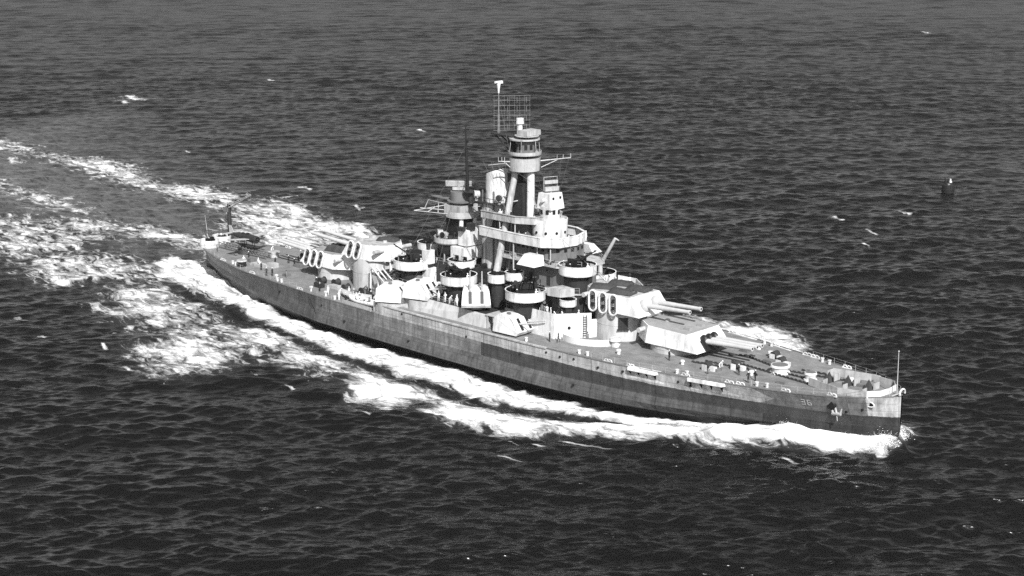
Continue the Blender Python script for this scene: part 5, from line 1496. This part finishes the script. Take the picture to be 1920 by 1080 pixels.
# ---------------------------------------------------------------- the crew
def body_mesh(pose):
    """one continuous skinned body, facing +X, feet at z = 0; returns mesh with per-face clothing index, and head centre"""
    J = {}; E_ = []
    lean = {'stand': .0, 'hips': .0, 'walk': .05, 'bend': .75, 'sit': .1, 'point': .03}[pose]
    hz = {'sit': .50, 'bend': .88}.get(pose, .93)
    V = []; Rr = []; T = []
    def v(p, r, t, par=None):
        V.append(Vector(p)); Rr.append(r); T.append(t)
        if par is not None: E_.append((par, len(V) - 1))
        return len(V) - 1
    sl, cl = math.sin(lean), math.cos(lean)
    def torso(d, y=0, f=0): return (d * sl + f * cl - (.12 if pose == 'bend' else 0), y, hz + d * cl - f * sl)
    pel = v(torso(0), .135, 1)
    wa = v(torso(.16), .12, 0, pel); ch = v(torso(.36), .145, 0, wa); nb = v(torso(.50), .085, 0, ch)
    nk = v(torso(.57, 0, .01), .052, 2, nb)
    hd0 = v(torso(.645, 0, .02), .078, 2, nk); hd1 = v(torso(.73, 0, .025), .092, 2, hd0); hd2 = v(torso(.80, 0, .01), .075, 2, hd1)
    nose = v(torso(.70, 0, .115), .018, 2, hd1)
    for s in (-1, 1): v(torso(.71, s * .1, .0), .02, 2, hd1)
    arms = {'stand': ((.02, .20, -.30), (.06, .22, -.55)), 'hips': ((-.06, .36, -.22), (.10, .20, -.34)), 'walk': ((.10, .22, -.28), (.24, .2, -.50)),
            'bend': ((.0, .0, 0), (0, 0, 0)), 'sit': ((.12, .24, -.24), (.34, .16, -.28)), 'point': ((.22, .24, -.12), (.42, .22, .02))}
    for s in (-1, 1):
        sh = v(torso(.46, s * .185), .072, 0, nb)
        base = Vector(torso(.46, s * .185))
        if pose == 'bend': el = base + Vector((.06, s * .02, -.29)); wr = el + Vector((.10, -s * .02, -.24))
        else:
            a, b = arms[pose]
            if pose == 'walk' and s < 0: a, b = (-.10, .22, -.28), (-.06, .2, -.53)
            if pose == 'point' and s < 0: a, b = arms['stand']
            el = Vector((base.x + a[0], s * a[1], base.z + a[2])); wr = Vector((base.x + b[0], s * b[1], base.z + b[2]))
        e = v(el, .048, 0, sh); w = v(wr, .030, 2, e)
        dr_ = (wr - el).normalized(); side = Vector((1, 0, 0)) if abs(dr_.x) < .7 else Vector((0, -s, 0))
        pm_ = v(wr + dr_ * .07, .036, 2, w)
        side = (side - dr_ * side.dot(dr_)).normalized()
        for k, L in ((-1.5, .062), (-.5, .078), (.5, .084), (1.5, .075)):
            p = wr + dr_ * .10 + side * k * .019; f1 = v(p, .0095, 2, pm_); v(p + dr_ * L + Vector((0, -s * .02, 0)), .008, 2, f1)
        t1 = v(wr + dr_ * .05 + side * .045, .011, 2, w); v(wr + dr_ * .09 + side * .062, .009, 2, t1)
        # leg
        hp = v(torso(-.03, s * .09), .098, 1, pel); hb = Vector(torso(-.03, s * .09))
        if pose == 'sit': kn = hb + Vector((.42, s * .05, .0)); an_ = kn + Vector((.04, 0, -.42))
        elif pose == 'walk': kn = hb + Vector((.17 * s + .06, 0, -.41)); an_ = Vector((.27 * s, s * .09, .09))
        elif pose == 'bend': kn = hb + Vector((.10, s * .02, -.38)); an_ = Vector((-.06, s * .11, .09))
        else: kn = hb + Vector((.02, s * .015, -.42)); an_ = Vector((0, s * .11, .09))
        an_.z = .09
        k_ = v(kn, .066, 1, hp); a_ = v(an_, .046, 1, k_); hl = v(an_ + Vector((-.01, 0, -.045)), .045, 3, a_); v(an_ + Vector((.17, s * .02, -.055)), .034, 3, hl)
    me = bpy.data.meshes.new('tmp'); me.from_pydata([tuple(p) for p in V], E_, []); me.update()
    o = bpy.data.objects.new('tmp', me); C.objects.link(o)
    md = o.modifiers.new('s', 'SKIN')
    for i, r in enumerate(Rr): me.skin_vertices[0].data[i].radius = (r, r)
    me.skin_vertices[0].data[0].use_root = True
    md.branch_smoothing = .6
    ss = o.modifiers.new('u', 'SUBSURF'); ss.levels = 1; ss.render_levels = 1
    dg = bpy.context.evaluated_depsgraph_get(); dg.update()
    ev = o.evaluated_get(dg); out = bpy.data.meshes.new_from_object(ev)
    bpy.data.objects.remove(o); bpy.data.meshes.remove(me)
    PV = np.array([tuple(p) for p in V])
    # nearest bone decides the cloth
    A = PV[[e[0] for e in E_]]; B = PV[[e[1] for e in E_]]; tt = [T[e[1]] for e in E_]
    for p in out.polygons:
        c = np.array(p.center); d_ = B - A; t = np.clip(((c - A) * d_).sum(1) / np.maximum((d_ * d_).sum(1), 1e-9), 0, 1)
        q = np.linalg.norm(A + d_ * t[:, None] - c, axis=1); p.material_index = tt[int(q.argmin())]; p.use_smooth = True
    hc = Vector(torso(.80, 0, .0))
    return out, hc, lean

POSES = {p: body_mesh(p) for p in ('stand', 'hips', 'walk', 'bend', 'sit', 'point')}
SUITS = {'navy': ('navy', 'navy', 'skin', 'black'), 'white': ('cloth', 'cloth', 'skin', 'black'), 'work': ('denim', 'navy', 'skin', 'black'), 'mixed': ('cloth', 'navy', 'skin', 'black')}
cache = {}
def person(x, y, z, face, pose, suit, label, group=None, cap='white'):
    key = (pose, suit)
    if key not in cache:
        src, hc, ln = POSES[pose]; me = src.copy(); me.name = 'person'
        me.materials.clear()
        for k in SUITS[suit]: me.materials.append(M[k])
        cache[key] = me
    me = cache[key]; _, hc, ln = POSES[pose]
    o = bpy.data.objects.new('person', me); C.objects.link(o); o.location = (x, y, z); o.rotation_euler = (0, 0, R_(face))
    kc = ('cap', cap)
    if kc not in cache:
        b = MB(); b.cyl((0, 0, .0), (0, 0, .06), .105, .10, 14); b.ball((0, 0, .05), .09, (1, 1, .6), 12, 6)
        b.cyl((0, 0, .0), (0, 0, .05), .125, .135, 14, False)
        t = b.build('cap', 'cloth' if cap == 'white' else 'navy'); cache[kc] = t.data; bpy.data.objects.remove(t)
    c = bpy.data.objects.new('cap', cache[kc]); C.objects.link(c); c.parent = o; c.location = hc; c.rotation_euler = (0, ln, 0)
    kh = 'hair'
    if kh not in cache:
        b = MB(); b.ball((-.02, 0, 0), .1, (.95, .98, .8), 12, 6); t = b.build('hair', 'hair'); cache[kh] = t.data; bpy.data.objects.remove(t)
    h = bpy.data.objects.new('hair', cache[kh]); C.objects.link(h); h.parent = o; h.location = hc + Vector((-.02, 0, -.03)); h.rotation_euler = (0, ln, 0)
    return tag(o, label, 'person', group)
Q = QD + .005; GQ = 'sailors on the quarterdeck'; GF = 'sailors on the forecastle'; GD = 'men on the superstructure decks'
PEOPLE = [
 (-56.9, -8.6, Q, -60, 'stand', 'navy', 'sailor in dark uniform just right of the dark capstan by the stern starboard rail', GQ),
 (-51.9, -11.1, Q, 150, 'hips', 'navy', 'left sailor of the pair in dark uniform nearest the quarterdeck rail', GQ),
 (-51.0, -10.3, Q, 170, 'stand', 'navy', 'right sailor of the pair in dark uniform nearest the quarterdeck rail', GQ),
 (-58.6, -3.6, Q, -90, 'stand', 'navy', 'sailor in dark uniform alone mid deck in front of the round quarterdeck tub', GQ),
 (-57.9, -.6, Q, -40, 'point', 'navy', 'sailor in dark uniform under the muzzles of the low stern turret', GQ),
 (-55.8, .4, Q, 150, 'walk', 'navy', 'sailor in dark uniform walking under the low stern turret barrels', GQ),
 (-54.5, -1.8, Q, 100, 'stand', 'navy', 'sailor in dark uniform closest to the face of the low stern turret', GQ),
 (-60.2, -6.9, Q + .5, 20, 'sit', 'mixed', 'sailor in a white top seated on the pale hatch near the stern capstan', GQ),
 (-39.2, -8.4, Q, -30, 'bend', 'navy', 'sailor in dark uniform bending over beside the low stern turret', GQ),
 (-35.2, -10.8, Q, 60, 'stand', 'work', 'sailor in grey working clothes beside the cable reels abreast the raised stern turret', GQ),
 (-28.6, -11.2, Q, 20, 'bend', 'mixed', 'sailor in white top bending behind the small covered whaleboat', GQ),
 (-27.2, -10.0, Q, -80, 'stand', 'mixed', 'sailor in white top standing behind the small covered whaleboat', GQ),
 (-24.0, -13.6, Q, 70, 'stand', 'navy', 'sailor in dark uniform at the stern end of the open launch', GQ),
 (-23.3, -14.2, Q, 0, 'walk', 'navy', 'sailor in dark uniform nearest the rail at the stern end of the open launch', GQ),
 (-21.4, -13.2, Q + .85, 10, 'sit', 'white', 'man in white seated at the stern end of the open launch', 'men in the open launch'),
 (-19.8, -12.9, Q + .85, -60, 'sit', 'white', 'man in white seated in the middle of the open launch', 'men in the open launch'),
 (-17.4, -13.2, Q + .85, -160, 'sit', 'work', 'man in grey seated at the forward end of the open launch', 'men in the open launch'),
 (49.6, -6.9, zdeck(49.6), 80, 'stand', 'navy', 'lone sailor in dark uniform facing the foremost triple turret from starboard', GF),
 (62.9, -6.0, zdeck(62.9), -20, 'stand', 'navy', 'sailor in dark uniform closest to the turret muzzles among three on the forecastle', GF),
 (66.6, -8.6, zdeck(66.6), 100, 'hips', 'navy', 'sailor in dark uniform nearest the starboard edge among three on the forecastle', GF),
 (66.8, -7.0, zdeck(66.8), -120, 'stand', 'navy', 'sailor in dark uniform closest to the large capstan among three on the forecastle', GF),
 (45.8, 11.6, zdeck(45), -60, 'stand', 'navy', 'sailor in dark uniform on the port side beyond the foremost triple turret', GF),
 (58.8, -5.4, zdeck(58.8), 10, 'bend', 'mixed', 'sailor in white top bending beside the starboard winch under the muzzles', GF),
 (59.4, -9.2, zdeck(59.4), 140, 'sit', 'work', 'crouching sailor in grey near the starboard side platform', GF),
 (27.6, -11.9, 6.8, 20, 'stand', 'navy', 'sailor in dark uniform at the corner of the tall pale screen', GF),
 (28.9, -11.0, 6.8, -120, 'walk', 'navy', 'sailor in dark uniform walking inside the curved splinter screen', GF),
 (32.4, -7.5, 6.8, 140, 'stand', 'work', 'sailor in grey at the foot of the ladder on the pale screen', GF),
 (31.2, -9.0, 6.8, 30, 'stand', 'mixed', 'sailor in white top in the middle of the curved splinter screen', GF),
]
for i, (x, y) in enumerate([(17.8, -8.0), (19.2, -7.7), (20.4, -8.2), (21.8, -7.9), (23.0, -8.3), (24.2, -7.9), (25.6, -8.4), (26.4, -7.4), (25.0, -6.6), (22.4, -6.9), (27.6, -6.8), (28.8, -5.8)]):
    lab = ['sailor furthest left in the row on the deck above the pale screen', 'second sailor from the left on the deck above the pale screen', 'third sailor from the left on the deck above the pale screen', 'fourth sailor from the left on the deck above the pale screen',
           'sailor in the middle of the row above the pale screen', 'sailor right of the middle in the row above the pale screen', 'sailor leaning at the edge above the pale screen', 'sailor behind the edge above the pale screen', 'sailor nearest the bridge foot above the pale screen',
           'sailor by the deckhouse door above the pale screen', 'sailor beside the small round platform above the pale screen', 'sailor closest to the raised turret above the pale screen'][i]
    PEOPLE.append((x, y, 9.65, [0, -50, 200, -90, 30, -120, -60, 90, -20, 160, -70, 10][i], ['stand', 'hips', 'walk', 'stand', 'point', 'stand', 'bend', 'stand', 'hips', 'walk', 'stand', 'hips'][i], ['white', 'mixed', 'white', 'mixed', 'work', 'white', 'mixed', 'white', 'work', 'mixed', 'white', 'mixed'][i], lab, GD))
for i, (x, y) in enumerate([(0.2, -11.9), (1.6, -11.6), (3.2, -12.0), (4.6, -11.5), (5.2, -12.2)]):
    lab = ['aftmost of the men on the side deck between the two middle gunhouses', 'second man from the left on the side deck between the two middle gunhouses', 'middle man on the side deck between the two middle gunhouses', 'fourth man from the left on the side deck between the two middle gunhouses', 'man next to the square gunhouse on the side deck'][i]
    PEOPLE.append((x, y, 9.2, [-60, -90, 10, -120, -40][i], ['stand', 'hips', 'bend', 'stand', 'walk'][i], ['white', 'mixed', 'white', 'mixed', 'white'][i], lab, GD))
for i, (x, y) in enumerate([(13.2, -4.4), (15.6, -5.2), (22.0, 3.6), (23.0, 1.2), (22.6, -1.6), (17.6, -5.3), (9.0, -4.8)]):
    lab = ['man at the after end of the navigating platform near the tripod', 'man at the starboard rail of the navigating platform', 'lookout at the port front of the navigating platform', 'lookout at the centre front of the navigating platform', 'lookout at the starboard front of the navigating platform', 'man beside the rounded tower on the navigating platform', 'man under the upper bridge platform by the tripod leg'][i]
    PEOPLE.append((x, y, 21.2, [-90, -70, 10, 0, -20, -60, -120][i], ['stand', 'hips', 'stand', 'hips', 'stand', 'point', 'stand'][i], ['work', 'navy', 'mixed', 'white', 'mixed', 'work', 'navy'][i], lab, GD))
for i, (x, y) in enumerate([(6.0, -4.4), (8.6, -4.5), (11.2, -4.4)]):
    PEOPLE.append((x, y, 24.42, [-90, -60, -110][i], ['stand', 'hips', 'stand'][i], ['work', 'mixed', 'navy'][i], ['leftmost man on the upper bridge platform by the tripod', 'middle man on the upper bridge platform', 'man on the upper bridge platform nearest the tower'][i], GD))
for (tx, ty, tz, r0), nm in (((19.6, -9.4, 12.95, 2.7), 'starboard gun tub beside the bridge'), ((2.9, -9.4, 12.95, 2.5), 'starboard gun tub abreast the funnel'), ((25.6, -2.6, 17.25, 2.5), 'high gun tub in front of the bridge'), ((-12.6, -6.6, 12.85, 2.7), 'aftermost starboard gun tub')):
    for k, (ang, w) in enumerate(((-150, 'left'), (-80, 'middle'), (-5, 'right'))):
        PEOPLE.append((tx + r0 * math.cos(R_(ang)), ty + r0 * math.sin(R_(ang)), tz, ang, ('stand', 'hips', 'point')[k], ('work', 'navy', 'mixed')[k], w + ' one of three gunners in the ' + nm, 'gun crews in the tubs'))
for x, y, f, po, su, lab in ((-47.2, -9.6, 30, 'stand', 'work', 'sailor in grey near the rail below the three stern life rafts'), (-33.8, -11.9, 200, 'stand', 'navy', 'sailor in dark uniform by the rail at the foot of the raised stern barbette'),
    (-30.8, -12.3, -60, 'walk', 'mixed', 'sailor in white top walking between the reels and the boats'), (-26.0, -13.6, 90, 'hips', 'mixed', 'sailor in white top at the outer side of the small covered whaleboat'),
    (-22.6, -11.3, 150, 'point', 'white', 'man in white between the open launch and the whaleboats'), (-66.8, -4.4, 20, 'stand', 'navy', 'sailor in dark uniform beside the catapult near the floatplane nose'), (-68.6, 3.2, 0, 'bend', 'mixed', 'sailor bending beyond the floatplane float'),
    (-64.2, -7.6, -30, 'hips', 'mixed', 'sailor in white top just behind the dark stern capstan'), (-78.4, -4.2, 60, 'stand', 'navy', 'sailor in dark uniform alone close to the stern gun tubs')):
    PEOPLE.append((x, y, Q, f, po, su, lab, GQ))
for p in PEOPLE: person(*p[:6], p[6], p[7], 'dark' if (p[5] == 'work' and len(p[6]) % 2) else 'white')
for k in POSES: bpy.data.meshes.remove(POSES[k][0])

# ---------------------------------------------------------------- spray thrown up by the stem
b = MB(); r = random.Random(5)
def spray(n, cx, cy, z0, sx, sy, sz, s0=.02, s1=.07):
    for _ in range(n):
        x = r.gauss(cx, sx); y = r.gauss(cy, sy); z = z0 + abs(r.gauss(0, sz)); q = r.uniform(s0, s1) * (1 - .1 * (z - z0))
        if abs(y) < float(np.interp(x, WWX, WW)) + .35 and x < 87.4: y = math.copysign(float(np.interp(x, WWX, WW)) + .4 + r.random() * .5, y)
        a = r.uniform(0, 6.28)
        vs = [(x + q * math.cos(a + k * 2.09), y + q * math.sin(a + k * 2.09), z + r.uniform(-.4, .4) * q) for k in range(3)] + [(x, y, z + q), (x, y, z - q)]
        b.add(vs, [(0, 1, 3), (1, 2, 3), (2, 0, 3), (1, 0, 4), (2, 1, 4), (0, 2, 4)])
for s in (-1, 1):
    spray(1500, 87.0, s * 1.6, .5, .8, .8, .7); spray(800, 84.0, s * 3.4, .0, 1.6, .8, .5); spray(500, 79.0, s * 5.4, -.5, 2.4, .8, .4)
    spray(1200, 73.0, s * 7.2, .2, .9, .6, .7); spray(300, 68.5, s * 9.6, -.6, 2.0, 1.0, .3)
M['spray'] = paint('white_spray', .8, .9, .05, 0)
tag(b.build('bow_spray', 'spray'), 'white spray thrown up along the bow wave', 'spray', kind='stuff')

# ---------------------------------------------------------------- thin sea haze
hz = MB(); hz.box((-1500, 1500, 45), (9000, 9000, 110)); ho = hz.build('haze', [], None)
hm = bpy.data.materials.new('sea_haze'); hm.use_nodes = True
hn = hm.node_tree; hn.nodes.clear()
hv = hn.nodes.new('ShaderNodeVolumePrincipled'); hv.inputs['Density'].default_value = .00003
hv.inputs['Color'].default_value = g(.9); hv.inputs['Anisotropy'].default_value = .0
hout = hn.nodes.new('ShaderNodeOutputMaterial'); hn.links.new(hv.outputs[0], hout.inputs['Volume'])
ho.data.materials.append(hm)
tag(ho, 'thin pale sea haze over the open water', 'haze', kind='stuff')
